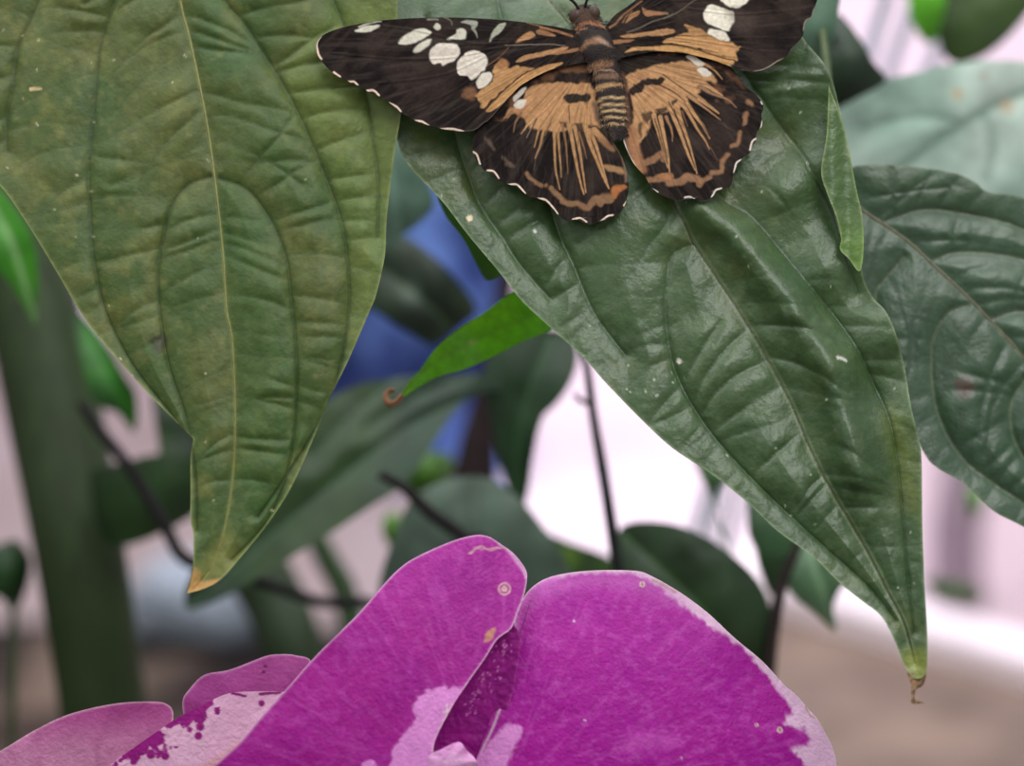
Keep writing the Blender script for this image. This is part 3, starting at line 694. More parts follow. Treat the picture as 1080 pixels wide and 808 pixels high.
    for q in ([(45,405),(65,420),(82,470)], [(122,505),(155,508),(182,545)], [(235,580),(280,580),(322,625)], [(390,655),(430,660),(470,700),(495,735)], [(578,765),(615,757),(650,778)], [(732,770),(760,748),(790,742)], [(850,690),(866,665)]):
        p.stroke(zC(q), 2.0, 1.6, (236, 212, 192), .6, .2)
    striate(p, 622, 55)
    return p.C
veinsHL = [[(620,70),(560,130),(505,175)],[(622,75),(575,150),(548,200)],[(624,80),(590,160),(580,215)],[(626,80),(606,170),(606,230)],[(630,85),(625,170),(630,232)],[(632,95),(645,170),(655,215)]]
hw = sheet('hindwing', HL, (.18, 1), .62, dW(2, 4.5), M_wing, paint_HL, bf, True, wing_h(veinsHL, .8, 5))
hw['label'] = 'left hindwing with orange fan of rays'
# ---- right forewing
FR = [(630,40),(636,32),(639.5,27),(649,15.5),(667,3),(710,-30),(760,-62),(820,-88),(862,-98),(880,-94),(887,-80),(880,-50),(870,-22),(861,3),(858,12),(856,18.6),(850,22),(848,30),(847,37),(842,44),(834.5,51),(829,60),(820,65),(813,69.6),(804,74),(793,75.5),(782,74),(772.6,71),
      (751,63),(735,59),(720,56),(695,54),(675,57),(655,61),(636,66)]
def paint_FR(X, Y, P):
    p = base_wing(X, Y, .6)
    WR = (232, 224, 206)
    p.poly(zF([(268,100),(285,50),(320,30),(370,40),(440,70),(470,85),(472,140),(445,180),(430,208),(370,190),(300,160),(270,130)]), WR, 1.1, 1)
    p.poly(zF([(380,-10),(400,20),(440,45),(490,58),(530,35),(570,0),(600,-60),(500,-90),(420,-60)]), WR, 1.1, 1)
    p.poly(zF([(295,215),(310,190),(360,200),(405,210),(440,270),(390,275),(350,260),(300,235)]), WR, 1.1, .9)
    p.dot(764.5, 18, 1.4, (176, 168, 160), 1, .7)
    p.poly(zF([(0,290),(90,235),(165,215),(150,160),(240,200),(290,230),(350,265),(430,275),(490,310),(525,320),(480,345),(500,400),(470,410),(380,375),(290,345),(200,320),(100,300)]), (192, 146, 100), 1.4, 2.4)
    p.poly(zF([(0,303),(100,310),(200,330),(300,355),(400,390),(470,410),(455,435),(370,425),(250,390),(130,350),(0,338)]), (194, 148, 96), 1.1, .9)
    p.poly(zD([(560,450),(620,405),(740,400),(970,395),(970,440),(800,430),(680,430),(600,440)]), (192, 146, 98), 1.1, .9)
    p.stroke(zF([(-70,300),(0,300),(130,305),(260,345),(380,385),(480,405)]), 1.2, 1.0, (60, 42, 30), .7, .2, .9)
    p.stroke(zF([(90,240),(180,240)]), 1.3, 1.2, (90, 60, 40), .7, .2, .9); p.stroke(zF([(105,280),(180,282)]), 1.2, 1.0, (120, 84, 54), .7, .2, .8)
    p.poly(zF([(0,195),(60,195),(75,215),(30,225),(0,225)]), (170, 124, 92), 1.3, 1.2, .95)
    p.poly(zD([(520,305),(600,290),(720,275),(850,255),(970,248),(970,285),(880,300),(760,305),(640,320),(560,320)]), OR, 1.1, .8, .95)
    p.poly(zD([(430,350),(520,340),(600,335),(640,345),(560,365),(450,375)]), OR2, 1.1, .8, .95)
    p.poly(zD([(708,60),(740,85),(830,95),(930,110),(830,128),(750,138),(715,110)]), OR2, 1, .7, .95)
    p.poly(zD([(560,190),(600,130),(650,100),(680,95),(680,120),(620,160),(575,190)]), (164, 122, 86), 1, .7, .95)
    p.stroke(zD([(430,235),(490,190),(530,140),(590,90),(700,10)]), 2.6, 1.6, (142, 106, 78), .9, .3, .9)
    p.stroke(zD([(540,190),(570,140),(620,95)]), 1.6, 1.0, (142, 106, 78), .8, .3, .8)
    p.stroke(zD([(580,275),(680,240),(780,190),(900,150),(970,120)]), 1.8, 1.2, (104, 94, 84), .8, .2, .9)
    p.stroke(zF([(0,125),(90,85),(180,20),(240,-20)]), 1.3, 1.0, (108, 98, 88), .8, .2, .9)
    p.poly(zF([(430,60),(600,110),(590,200),(500,220),(470,190)]), (84, 70, 64), 7, 3, .6)
    p.stroke(zF([(0,90),(30,95)]), 2, 1, (130, 110, 90), .8, .2, .7)
    d, _ = seg_dist(X, Y, P, True); p.blend(.55 * np.exp(-(d / 1.0) ** 2) * (X > 760) * sstep(fbm(X, Y, 14, 2, 4) * 4 - 1.6), (206, 188, 174))
    striate(p, 632, 42)
    return p.C
frv = [mirror_pts(v) for v in veinsFL]
fr = sheet('forewing', FR, (1, -.35), .66, dW(6, 5), M_wing, paint_FR, bf, True, wing_h(frv, .9, 7))
fr['label'] = 'right forewing with cream spots'
# ---- right hindwing
HR = [(634,60),(660,54),(700,50),(735,54),(760,62),(772,72),(781,85),(788,93),(795,98),(800,103),(804,109),(805,115),(803,121),(804,128),(803,134),(798,140),(797,149),(793,155),(791,161),(784,166),(779,172),(775,180),(773,186),(772,193),(768,198),(760,200),(754,205),(748,210),
      (740,211.5),(732,209.5),(725,208.5),(715,212),(706,209),(698,206),(691,201),(686,196),(680,186),(672,177),(667,170),(662,160),(658,150),(656,139),(657,120),(654,100),(650,80)]
def paint_HR(X, Y, P):
    p = base_wing(X, Y, .9)
    T = (190, 145, 103)
    p.poly(zE([(100,95),(180,60),(290,35),(400,20),(500,50),(560,90),(590,140),(540,130),(480,160),(500,190),(430,210),(420,240),(350,280),(300,300),(240,300),(230,380),(170,470),(190,600),(150,600),(95,470),(105,400),(140,330),(130,200)]), T, 2.0, 2.2)
    p.blend(.35 * sstep(fbm(X, Y, 12, 3, 24) * 3 - 1.5) * (Y < 110), (156, 110, 80))
    p.poly(zE([(50,30),(150,10),(270,0),(420,-10),(420,20),(330,30),(240,50),(150,75),(80,100),(55,85)]), (42, 36, 32), 1.6, 1.8)
    p.poly(zE([(125,170),(150,145),(200,125),(290,110),(300,130),(270,155),(215,155),(180,185),(140,205),(120,190)]), (48, 38, 34), 1.4, 2.2)
    p.poly(zE([(258,280),(300,270),(320,260),(315,295),(275,305)]), (60, 46, 38), 1.8, 1.8, .9)
    p.poly(zE([(345,235),(375,225),(378,245),(355,262)]), (58, 44, 36), 1.4, 1.6, .9)
    p.poly(zE([(185,310),(235,285),(242,320),(215,350),(195,345)]), (64, 50, 42), 1.8, 1.8, .9)
    p.poly(zE([(165,360),(190,350),(185,410),(175,430)]), (64, 50, 42), 2, 1.4, .9)
    p.poly(zE([(190,470),(230,400),(250,420),(270,480),(285,500),(240,530),(200,555),(185,510)]), (44, 36, 32), 2.2, 1.6, 1)
    for q, a, b, c in (([(250,310),(275,400),(300,490),(325,590)], 5.0, 1.6, T), ([(285,320),(305,420),(325,520),(335,620)], 4.6, 1.2, T), ([(315,320),(345,390),(350,450)], 3.2, .8, (160, 120, 88)),
                       ([(310,200),(345,290),(385,390),(430,510),(470,600)], 6.0, 1.6, T), ([(370,260),(400,360),(440,470),(480,620)], 5.6, 1.2, T),
                       ([(395,240),(440,310),(480,380),(520,440),(545,490)], 4.0, 1.0, T), ([(420,230),(470,310),(515,370),(548,435)], 5.4, 1.0, T), ([(440,210),(520,270),(605,335)], 3.4, .8, (180,138,104)),
                       ([(460,200),(530,250),(595,300)], 6.0, 1.4, T), ([(480,120),(560,170),(615,205)], 6.0, 1.2, T), ([(480,20),(560,60),(615,118)], 3.6, .8, T), ([(500,160),(560,195),(640,225),(690,270)], 4, .8, (150,114,88)),
                       ([(550,480),(590,550)], 1.2, .6, (110,86,70)), ([(400,290),(430,370)], 2.4, .8, (120, 90, 68)), ([(620,350),(640,380)], 2, 1, (80, 66, 58))):
        p.stroke(zE(q), a, b, c, .8, .3, .95)
    for q in ([(330,240),(380,340),(410,410),(450,530),(470,590)], [(255,330),(290,450),(322,570)], [(435,235),(500,340),(545,420)], [(300,95),(400,165),(480,220)], [(280,150),(360,190),(420,240)], [(560,60),(640,100)]):
        p.stroke(zE(q), 1.5, 1.2, (34, 26, 24), .8, .3, .8)
    # inner hair fringe, greyish
    p.stroke(zE([(75,100),(95,230),(110,340),(95,430),(130,530)]), 7, 7, (120, 88, 72), 3, .8, .9)
    p.stroke(zE([(130,400),(150,500),(190,600)]), 13, 9, (158, 112, 82), 3, .8, .85)
    B1 = (150, 112, 84)
    for q, w in (([(215,655),(250,655)], 6), ([(275,645),(330,640)], 9), ([(330,670),(400,665),(410,650)], 8), ([(425,640),(480,650),(495,675)], 7.5), ([(500,665),(550,640)], 5), ([(560,615),(610,605),(615,560),(640,520)], 5),
                 ([(190,570),(240,550),(290,515),(300,545)], 6.5), ([(665,475),(700,455),(710,400)], 4), ([(735,350),(745,300)], 5), ([(755,240),(770,250)], 5)):
        p.stroke(zE(q), w, w, B1, 1.6, 1.3, .9)
    p.poly(zE([(275,640),(290,622),(320,622),(345,640),(320,655)]), (176, 122, 84), 1.6, 1, .9)
    p.poly(zE([(420,-5),(460,-5),(520,35),(490,50),(450,25)]), WH, 1, 1)
    p.poly(zE([(480,70),(500,55),(530,65),(560,90),(525,105),(500,95)]), WH, 1, 1)
    for q in ([(560,745),(580,710),(610,700)], [(415,748),(440,745),(465,757)], [(678,615),(690,565),(715,548)], [(762,495),(775,450),(800,432)], [(820,385),(830,340)], [(822,240),(828,250)], [(245,705),(270,720)], [(85,430),(110,510),(150,580)]):
        p.stroke(zE(q), 2.0, 1.6, (226, 214, 202), .6, .2)
    striate(p, 640, 55)
    return p.C
veinsHR = [mirror_pts(v) for v in veinsHL]
hr = sheet('hindwing', HR, (.2, 1), .62, dW(2, 4.0), M_wing, paint_HR, bf, True, wing_h(veinsHR, .8, 9))
hr['label'] = 'right hindwing with orange fan of rays'

# ---- body: one continuous surface from head to tail
def loft(name, rings, mat, paint, parent, seg=36, rise=0, sub=8):
    """rings: (px, py, halfwidth px, halfthick px, lift px)"""
    S = spline(rings, False, sub); n = len(S); verts = []; XY = []
    for i, (x, y, a, b, l) in enumerate(S):
        t = S[min(i + 1, n - 1)][:2] - S[max(i - 1, 0)][:2]; t = t / (np.hypot(*t) + 1e-9); nv = np.array([-t[1], t[0]])
        for k in range(seg):
            an = 2 * math.pi * k / seg
            ox = nv * a * math.cos(an); z = l + b * math.sin(an)
            X, Y = x + ox[0], y + ox[1]
            jit = (fbm(np.array([X]), np.array([Y]), 3, 2, 7)[0] - .5) * 1.0
            d = float(dC(X, Y)) - .0042 - (z + jit) * .45 / F
            verts.append(W(X, Y, d)); XY.append((X, Y))
    faces = [[i * seg + k, (i + 1) * seg + k, (i + 1) * seg + (k + 1) % seg, i * seg + (k + 1) % seg] for i in range(n - 1) for k in range(seg)]
    faces.append(list(range(seg))); faces.append([(n - 1) * seg + k for k in range(seg)][::-1])
    XY = np.array(XY)
    return mesh_obj(name, np.array(verts), faces, mat, parent, paint(XY[:, 0], XY[:, 1]))
def paint_body(X, Y):
    p = Paint(X, Y, (44, 37, 35))
    p.poly(zD([(90,120),(110,90),(200,55),(290,60),(335,100),(340,160),(300,190),(200,190),(120,215),(95,180)]), (78, 58, 48), 2, 1.5)
    p.poly(zD([(130,240),(180,200),(260,172),(330,185),(385,235),(330,225),(250,210),(190,230),(140,250)]), (158, 108, 76), 1.2, 1.4)
    p.stroke(zD([(120,290),(170,255),(230,245)]), 2.4, 1.6, (150, 108, 80), .8, .6, .8)
    p.poly(zD([(0,440),(80,430),(180,400),(230,350),(330,315),(420,370),(330,370),(260,390),(200,430),(60,455),(0,465)]), (142, 106, 80), 2.2, 2.2, .9)
    p.poly(zD([(310,330),(360,330),(420,375),(440,395),(360,365)]), (190, 158, 136), 2, .6, .8)
    p.poly(zD([(240,560),(320,520),(440,505),(450,560),(380,580),(280,600)]), (150, 112, 84), 1.8, 1, .95)
    p.stroke(zD([(280,610),(350,598),(460,600)]), 1.6, 1.6, (170, 140, 116), .8, .4, .9)
    p.poly(zD([(280,650),(380,625),(490,625),(495,670),(380,665),(300,680)]), (130, 98, 76), 1.8, 1, .9)
    for k, (q, w) in enumerate((([(290,750),(380,720),(500,722)], 3.0),)):
        p.stroke(zD(q), w, w, (176, 140, 104), .9, .5)
    for (y, w) in ((110, 2.6), (122, 2.6), (160, 2.4), (192, 2.4), (228, 2.2), (262, 1.8)):
        if y == 110: continue
        p.stroke(zC([(705, y + 12), (745, y - 3), (790, y - 8), (830, y - 4), (862, y - 6)]), w, w, (206, 172, 126), .8, .5)
    p.stroke(zC([(690,80),(740,60),(800,45),(850,52)]), 3, 2.6, (186, 142, 98), .9, .5)
    p.stroke(zC([(690,90),(700,150),(730,220),(770,280),(800,320)]), 4, 3, (90, 74, 64), 2, .6, .7)
    return p.C
_r = [(612.5,5,3,2.5,10),(613.5,8,8,6,10),(615,13,11,8,10),(617,19,12,8.5,10),(619,25,11,8,10),(620.5,29,12,8.5,10),(623,35,15.5,11,10),(627,43,18,13,10),(631,52,18,13,10),(635,60,16,11.5,9),(638,68,14,10,8),(641,82,14,10,8),(644,100,14.5,10,7),(647,118,13.5,9.5,7),(650,132,11,8,6),(652,143,7.5,6,6),(653,149,3,3,5)]
rings = [(x, y, a, b * .75, l * .6) for x, y, a, b, l in _r]
bd = loft('body', rings, M_body, paint_body, bf); bd['label'] = 'dark hairy body with cream banded abdomen'
def ball(name, px, py, r, lift, mat, col, parent, sq=(1, 1, 1)):
    d = float(dC(px, py)) - .0042 - lift * .45 / F; c = W(px, py, d); R = r * .45 / F
    verts = []; seg, rn = 20, 12
    for i in range(rn + 1):
        th = math.pi * i / rn
        for k in range(seg):
            ph = 2 * math.pi * k / seg
            verts.append(c + R * (sq[0] * math.sin(th) * math.cos(ph) * RT + sq[1] * math.cos(th) * UP - sq[2] * math.sin(th) * math.sin(ph) * FW))
    faces = [[i * seg + k, i * seg + (k + 1) % seg, (i + 1) * seg + (k + 1) % seg, (i + 1) * seg + k] for i in range(rn) for k in range(seg)]
    return mesh_obj(name, np.array(verts), faces, mat, parent, np.tile(lin(col), (len(verts), 1)))
for x, y in ((607.5, 17), (625.5, 14)):
    e = ball('eye', x, y, 7.6, 6, M_eye, (74, 54, 44), bf, (1.0, 1.15, .8))
for pts in ([(610,9),(605,2),(596,-5),(580,-22),(560,-48),(543,-72)], [(617,7),(619,0),(621,-8),(630,-40),(642,-75),(652,-100)]):
    q = []
    for i, (x, y) in enumerate(pts):
        lift = 11 + i * 4; q.append((x, y, float(dC(x, y)) - .0042 - lift * .45 / F, 1.5 if i < 4 else 2.1))
    tube('antenna', q, M_body, (34, 28, 28), bf, 8, 5)

# ---- hair on thorax, wing roots and along the abdomen
rr = random.Random(12); hv = []; hf = []; hx = []
AX = np.array([(613,8),(621,30),(631,52),(638,68),(644,100),(650,132),(653,146)], float)
for i in range(2600):
    k = rr.random() * 5.99; j = int(k); q = AX[j] + (AX[j + 1] - AX[j]) * (k - j)
    t = AX[j + 1] - AX[j]; t /= np.hypot(*t); nv = np.array([-t[1], t[0]])
    hw_ = [13, 17, 16, 13, 13, 10][j]; u = rr.uniform(-1.15, 1.15)
    p0 = q + nv * hw_ * u; lift = max(1.2, [8, 11, 10, 9, 8, 6][j] * .75 * math.sqrt(max(0, 1 - u * u)) + [6, 6, 6, 5, 4, 3][j] - .8)
    ln = rr.uniform(3, 7) * (1 if j < 4 else .7); dr = t * rr.uniform(.5, 1) + nv * (u * .7 + rr.uniform(-.25, .25)); dr /= np.hypot(*dr)
    p1 = p0 + dr * ln; wv = np.array([-dr[1], dr[0]]) * .38
    b = len(hv)
    for (x, y), z in ((p0 - wv, lift), (p0 + wv, lift), (p1, lift + rr.uniform(.2, 2.0))):
        hv.append(W(x, y, float(dC(x, y)) - .0042 - z * .45 / F)); hx.append(tuple(p0))
    hf.append([b, b + 1, b + 2])
hx = np.array(hx); hc = paint_body(hx[:, 0], hx[:, 1]); hn = np.repeat(np.array([rr.uniform(.7, 1.35) for _ in range(len(hf))]), 3)
ho = mesh_obj('hair', np.array(hv), hf, M_body, bf, hc * hn[:, None]); ho['kind'] = 'stuff'

# ================================================================== ORCHIDS
zG = lambda p: Z(380, 550, 2.077, p); zH = lambda p: Z(0, 540, 2.7, p)
MG = (168, 22, 150)
def petal_h(cx, cy, R, cup, seed, waves=2.5):
    def f(X, Y):
        r = np.hypot((X - cx) / R, (Y - cy) / R)
        ang = np.arctan2(Y - cy, X - cx)
        return -cup * r ** 2 + waves * np.sin(ang * 9 + seed) * r ** 3 + 5 * (fbm(X, Y, 70, 2, seed) - .5) + 1.3 * (fbm(X, Y, 12, 3, seed + 1) - .5)
    return f
of = W(505, 870, .428)
fl = thing('orchid_flower', of, 'large magenta orchid bloom with white edged petals at the bottom centre', 'flower')
# right petal
PR = [(543.7,675),(542.7,656),(548.5,637),(560.5,620),(582,608),(621,602),(669,602),(688,608),(717,624.6),(746,646),(775,673),(803.7,697),(828,723),(840,733),(852,747),(862,758),(871,774),(878,788),(882,806),(880,830),(850,880),(770,915),(650,920),(560,900),(505,880),(488,850),(497,815),(508,792),(520,767),(534,728),(540,700)]
def paint_PR(X, Y, P):
    p = Paint(X, Y, MG)
    p.blend(.55 * sstep((720 - Y) / 120), (186, 48, 172))
    p.blend(.5 * sstep(fbm(X, Y, 50, 3, 4) * 2.6 - .9), (160, 16, 150))
    p.blend(.30 * sstep(fbm(X, Y * 1.4, 7, 3, 6) * 3.2 - 1.6), (206, 96, 196))
    p.poly(zG([(400,128),(500,112),(590,112),(640,135),(700,180),(760,225),(830,270),(880,322),(915,370),(945,408),(948,420),(930,428),(932,448),(975,455),(988,475),(980,495),(950,492),(945,500),(965,520),(975,545),(968,620),(1200,620),(1200,250),(760,60),(400,60)]), (236, 196, 228), 3.0, 3.2, .96, False)
    p.poly(zG([(400,128),(500,112),(590,112),(640,135),(690,160),(700,190),(600,150),(480,145),(400,170),(360,200)]), (206, 110, 196), 12, 5, .6)
    an = np.arctan2(Y - 860, X - 520); p.blend(.22 * sstep(fbm(an * 60 + 200, np.hypot(X - 520, Y - 860) / 24, 1.5, 3, 2) * 3.4 - 1.7), (206, 92, 192))
    d, _ = seg_dist(X, Y, P, True)
    dl = seg_dist(X, Y, np.array(zG([(338,262),(342,195),(375,145),(430,118)])))[0]
    p.blend(.75 * np.exp(-(dl / 5) ** 2), (214, 120, 204)); p.blend(.8 * np.exp(-(d / 1.3) ** 2), (236, 204, 224))
    p.poly(zG([(318,448),(350,450),(352,470),(335,500),(310,545),(240,545),(270,500)]), (230, 150, 222), 2.5, 3, .95)
    p.poly(zG([(560,490),(620,460),(690,470),(700,490),(640,500),(560,505)]), (214, 96, 200), 8, 6, .5)
    for (x, y, r) in ((618,138,3.0), (919,457,3.2), (868,446,1.8)):
        q = zG([(x, y)])[0]; p.dot(q[0], q[1], r, (226, 196, 190)); p.dot(q[0], q[1], r * .45, (170, 110, 140))
    for q in ([(640,128),(665,140),(690,155)], [(975,405),(985,425),(995,430)]):
        p.stroke(zG(q), 2, 1.6, (178, 150, 110), .8, .8, .8)
    for q in ((468,218),(492,436),(703,518)): x, y = zG([q])[0]; p.dot(x, y, 1.1, (236, 200, 230))
    return p.C
o = sheet('petal', PR, (1, .35), 1.6, lambda X, Y: .432 + 3e-5 * (X - 560) * .6 + 2e-5 * (750 - Y), M_petal, paint_PR, fl, True, petal_h(660, 800, 200, 34, 3))
o['label'] = 'broad right petal with a pale ragged rim'
PL = [(556,608),(553,598),(544,586),(536,579),(529,576),(522,569),(512,565),(500,564.5),(476,571),(442,586),(423,598),(404,617),(380,645),(363,662),(330,695),(300,729),(274,758),(252,784),(226,808),(195,845),(220,895),(330,920),(430,905),(455,850),(456,815),(457,800),(459,781),(476,747),(495,718),(512,694),(524,675),(539,663),(546,646),(553,627)]
def paint_PL(X, Y, P):
    p = Paint(X, Y, (162, 26, 140))
    p.blend(.5 * sstep((690 - Y) / 120), (180, 52, 164))
    p.blend(.5 * sstep(fbm(X, Y, 50, 3, 9) * 2.6 - .9), (150, 16, 140))
    p.blend(.22 * sstep(fbm(X, Y, 7, 3, 6) * 3.2 - 1.6), (200, 88, 186))
    an = np.arctan2(Y - 860, X - 520); p.blend(.22 * sstep(fbm(an * 60 + 200, np.hypot(X - 520, Y - 860) / 24, 1.5, 3, 2) * 3.4 - 1.7), (206, 92, 192))
    d, _ = seg_dist(X, Y, P, True)
    p.blend(.8 * np.exp(-(d / 1.5) ** 2), (226, 176, 216))
    p.poly(zG([(70,560),(78,490),(118,440),(118,400),(150,370),(220,365),(215,395),(185,440),(168,480),(165,560)]), (228, 146, 220), 2.2, 4, .95)
    p.stroke(zG([(190,400),(190,430)]), 1.6, 1, (240, 220, 230), .6, .6); p.stroke(zG([(182,418),(198,414)]), 1.4, 1, (240, 220, 230), .6, .6)
    p.stroke(zG([(205,400),(180,450),(162,500)]), 4, 6, (232, 190, 206), 2, .6, .8)
    p.stroke(zG([(240,70),(262,58),(285,62),(300,58),(318,55)]), 3.2, 2.4, (206, 150, 168), .8, 1.6, .9)
    x, y = zG([(316, 148)])[0]; p.dot(x, y, 7, (214, 160, 180), 1); p.dot(x, y, 5, (176, 70, 140), .8); p.dot(x, y, 3.2, (220, 176, 184), .8)
    p.poly(zG([(272,262),(280,240),(297,234),(290,255),(278,265)]), (196, 136, 116), 1.5, 1, .95)
    p.stroke(zG([(365,120),(350,95),(318,55)]), 5, 3, (224, 170, 210), 2, .8, .8)
    return p.C
o = sheet('petal', PL, (-.75, 1), 1.6, lambda X, Y: .4275 + 2.4e-5 * (560 - X) * .2 + 2e-5 * (700 - Y), M_petal, paint_PL, fl, True, petal_h(400, 780, 190, 30, 6))
o['label'] = 'broad left petal with small healed scars'
def paint_SE(X, Y, P):
    p = Paint(X, Y, (150, 24, 132)); p.blend(.4 * sstep(fbm(X, Y, 14, 3, 2) * 2.6 - .9), (124, 14, 112))
    r = random.Random(2); A = np.array(zG([(320,262),(295,320),(262,370),(238,410)]))
    for _ in range(60):
        k = r.random() * 2.99; i = int(k); q = A[i] + (A[i + 1] - A[i]) * (k - i)
        p.dot(q[0] + r.gauss(0, 6), q[1] + r.gauss(0, 5), r.uniform(.5, 1.5), (222, 130, 204), .5, .7)
    d, _ = seg_dist(X, Y, P, True); p.blend(.5 * np.exp(-(d / 1.5) ** 2), (190, 80, 170))
    return p.C
o = sheet('sepal', zG([(330,225),(345,240),(350,275),(335,370),(310,450),(285,520),(270,570),(130,570),(140,480),(190,390),(270,290),(305,245)]), (-.4, 1), 1.4, lambda X, Y: .4345 + 0 * X, M_petal, paint_SE, fl, True,
      lambda X, Y: 1.5 * (fbm(X, Y, 6, 2, 3) - .5) * 2)
o['label'] = 'narrow speckled sepal between the petals'
def paint_LI(X, Y, P):
    p = Paint(X, Y, (236, 176, 226)); p.blend(.5 * sstep(fbm(X, Y, 16, 3, 2) * 2.6 - .9), (220, 120, 206)); return p.C
o = sheet('lip', zG([(140,560),(150,515),(175,500),(215,483),(232,500),(255,525),(262,560),(240,620),(160,620)]), (0, 1), 1.4, lambda X, Y: .4255 + 0 * X, M_petal, paint_LI, fl, True, petal_h(470, 805, 30, 8, 2))
o['label'] = 'pale pink lip at the throat'
o = sheet('column', zG([(-2,560),(5,530),(20,522),(34,530),(36,560),(15,580)]), (0, 1), 1.2, lambda X, Y: .412 + 0 * X, M_petal, lambda X, Y, P: Paint(X, Y, (216, 130, 206)).C, fl, True, petal_h(390, 810, 10, 4, 2))
tube3('stem', [list(W(500, 870, .44)) + [.003], list(W(505, 960, .45)) + [.003], [W(510,960,.46)[0], .5, .7, .0035], [-.03, .54, .01, .004]], M_stem, (86, 120, 60), fl, 12, 8)

o2 = W(130, 880, .445)
f2 = thing('orchid_flower', o2, 'paler mauve orchid bloom with a white purple-blotched petal at the lower left', 'flower')
def mauve(c1, c2, rim):
    def f(X, Y, P):
        p = Paint(X, Y, c1); p.blend(sstep((Y - 745) / 60), c2); p.blend(.3 * sstep(fbm(X, Y * .6, 14, 3, 3) * 3 - 1.5), (146, 44, 118))
        d, _ = seg_dist(X, Y, P, True); p.blend(.85 * np.exp(-(d / 1.6) ** 2), rim)
        for q in ((755,440),(750,455)): x, y = zH([q])[0]; p.dot(x, y, 1.6, (84, 22, 62))
        return p.C
    return f
o = sheet('petal', [(-60,830),(-30,805),(0,792),(37,770),(74,753),(122,742),(163,740),(178,744),(183,753),(180,766),(165,790),(150,815),(110,860),(20,880),(-50,870)], (1, -.2), 1.6, lambda X, Y: .447 + 0 * X, M_petal,
      mauve((172, 74, 142), (206, 138, 178), (226, 178, 202)), f2, True, petal_h(80, 800, 110, 16, 4))
o['label'] = 'mauve pointed petal'
o = sheet('petal', [(192.6,739),(198,729),(215,712),(241,706.7),(267,697),(280,692),(293,690),(311,691),(329,699),(325,735),(290,765),(240,785),(205,775),(194,755)], (1, -.3), 1.6, lambda X, Y: .449 + 0 * X, M_petal,
      mauve((168, 70, 146), (160, 60, 136), (216, 160, 200)), f2, True, petal_h(260, 760, 80, 16, 8))
o['label'] = 'mauve frilled petal behind the white one'
def paint_WS(X, Y, P):
    p = Paint(X, Y, (234, 186, 216)); p.blend(.5 * sstep(fbm(X, Y, 30, 3, 3) * 2.6 - .9), (222, 162, 204))
    L_ = np.array([(110, 812), (148, 786), (185, 760), (215, 742)], float)
    d, t = seg_dist(X, Y, L_)
    n = fbm(X, Y, 9, 3, 12)
    p.blend(sstep((n - .36 - d / 62) * 12 + .6) * (X < 232), (150, 22, 128))
    for q, r in (((575,573),3.6), ((570,612),4.6), ((565,638),4.2), ((745,545),3.4), ((470,695),4.5), ((430,690),5), ((540,620),3.0)):
        x, y = zH([q])[0]; p.dot(x, y, r, (146, 22, 124), 1)
    p.stroke(zH([(660,518),(700,524)]), 3, 2.4, (146, 22, 124), .8, 1); p.stroke(zH([(740,520),(800,514)]), 3.4, 2.6, (140, 40, 120), .8, 1.2)
    p.poly(zH([(560,735),(640,685),(700,640),(640,730)]), (226, 168, 160), 4, 2, .6)
    return p.C
o = sheet('petal', [(105,822),(115,808),(148,784),(185,758.5),(207,747),(237,732.6),(259,729.6),(298,729.6),(312,735),(300,765),(262,800),(230,850),(170,880),(110,860)], (1, -.7), 1.3, lambda X, Y: .442 + 0 * X, M_petal, paint_WS, f2, True, petal_h(190, 820, 110, 14, 5))
o['label'] = 'white petal blotched with purple'
tube3('stem', [list(W(120, 880, .45)) + [.003], list(W(130, 980, .46)) + [.003], [-.05, .53, .7, .0035], [-.04, .56, .01, .004]], M_stem, (86, 120, 60), f2, 12, 8)

# ================================================================== SETTING
M_path = material('pale_paving', .8, .2, .3, 60, .002, .10, 6, color=None)
M_wall = material('pale_wall', .9, .1, .2, 30, .002, .08, 3, color=(236, 220, 232))
M_soil = material('brown_soil', .95, .1, .8, 30, .02, .35, 9, color=None)
M_kerb = material('white_kerb', .8, .2, .3, 60, .002, .06, 10, color=(244, 232, 240))
M_rock = material('grey_rock', .8, .3, .8, 60, .01, .3, 25, color=(140, 150, 162))
M_cloth = material('blue_cloth', .85, .2, .3, 200, .002, .2, 12, color=None)
M_post = material('grey_post', .8, .2, .2, 60, .002, .15, 10, color=(150, 134, 146))

def flat(name, xs, ys, zf, mat, colf=None, n=80, kind='structure'):
    X, Y = np.meshgrid(np.linspace(*xs, n), np.linspace(*ys, n)); X = X.ravel(); Y = Y.ravel()
    v = np.stack([X, Y, zf(X, Y)], 1)
    r = (np.arange(n - 1)[:, None] * n + np.arange(n - 1)[None, :])
    f = np.stack([r, r + 1, r + n + 1, r + n], -1).reshape(-1, 4)
    o = mesh_obj(name, v, f, mat, None, None if colf is None else colf(X, Y)); o['kind'] = kind; return o
def box(name, lo, hi, mat, kind=None):
    x0, y0, z0 = lo; x1, y1, z1 = hi
    v = [(x0,y0,z0),(x1,y0,z0),(x1,y1,z0),(x0,y1,z0),(x0,y0,z1),(x1,y0,z1),(x1,y1,z1),(x0,y1,z1)]
    f = [[3,2,1,0],[4,5,6,7],[0,1,5,4],[1,2,6,5],[2,3,7,6],[3,0,4,7]]
    o = mesh_obj(name, v, f, mat); o.data.polygons.foreach_set('use_smooth', [False] * 6)
    b = o.modifiers.new('bevel', 'BEVEL'); b.width = .01; b.segments = 2
    if kind: o['kind'] = kind
    return o
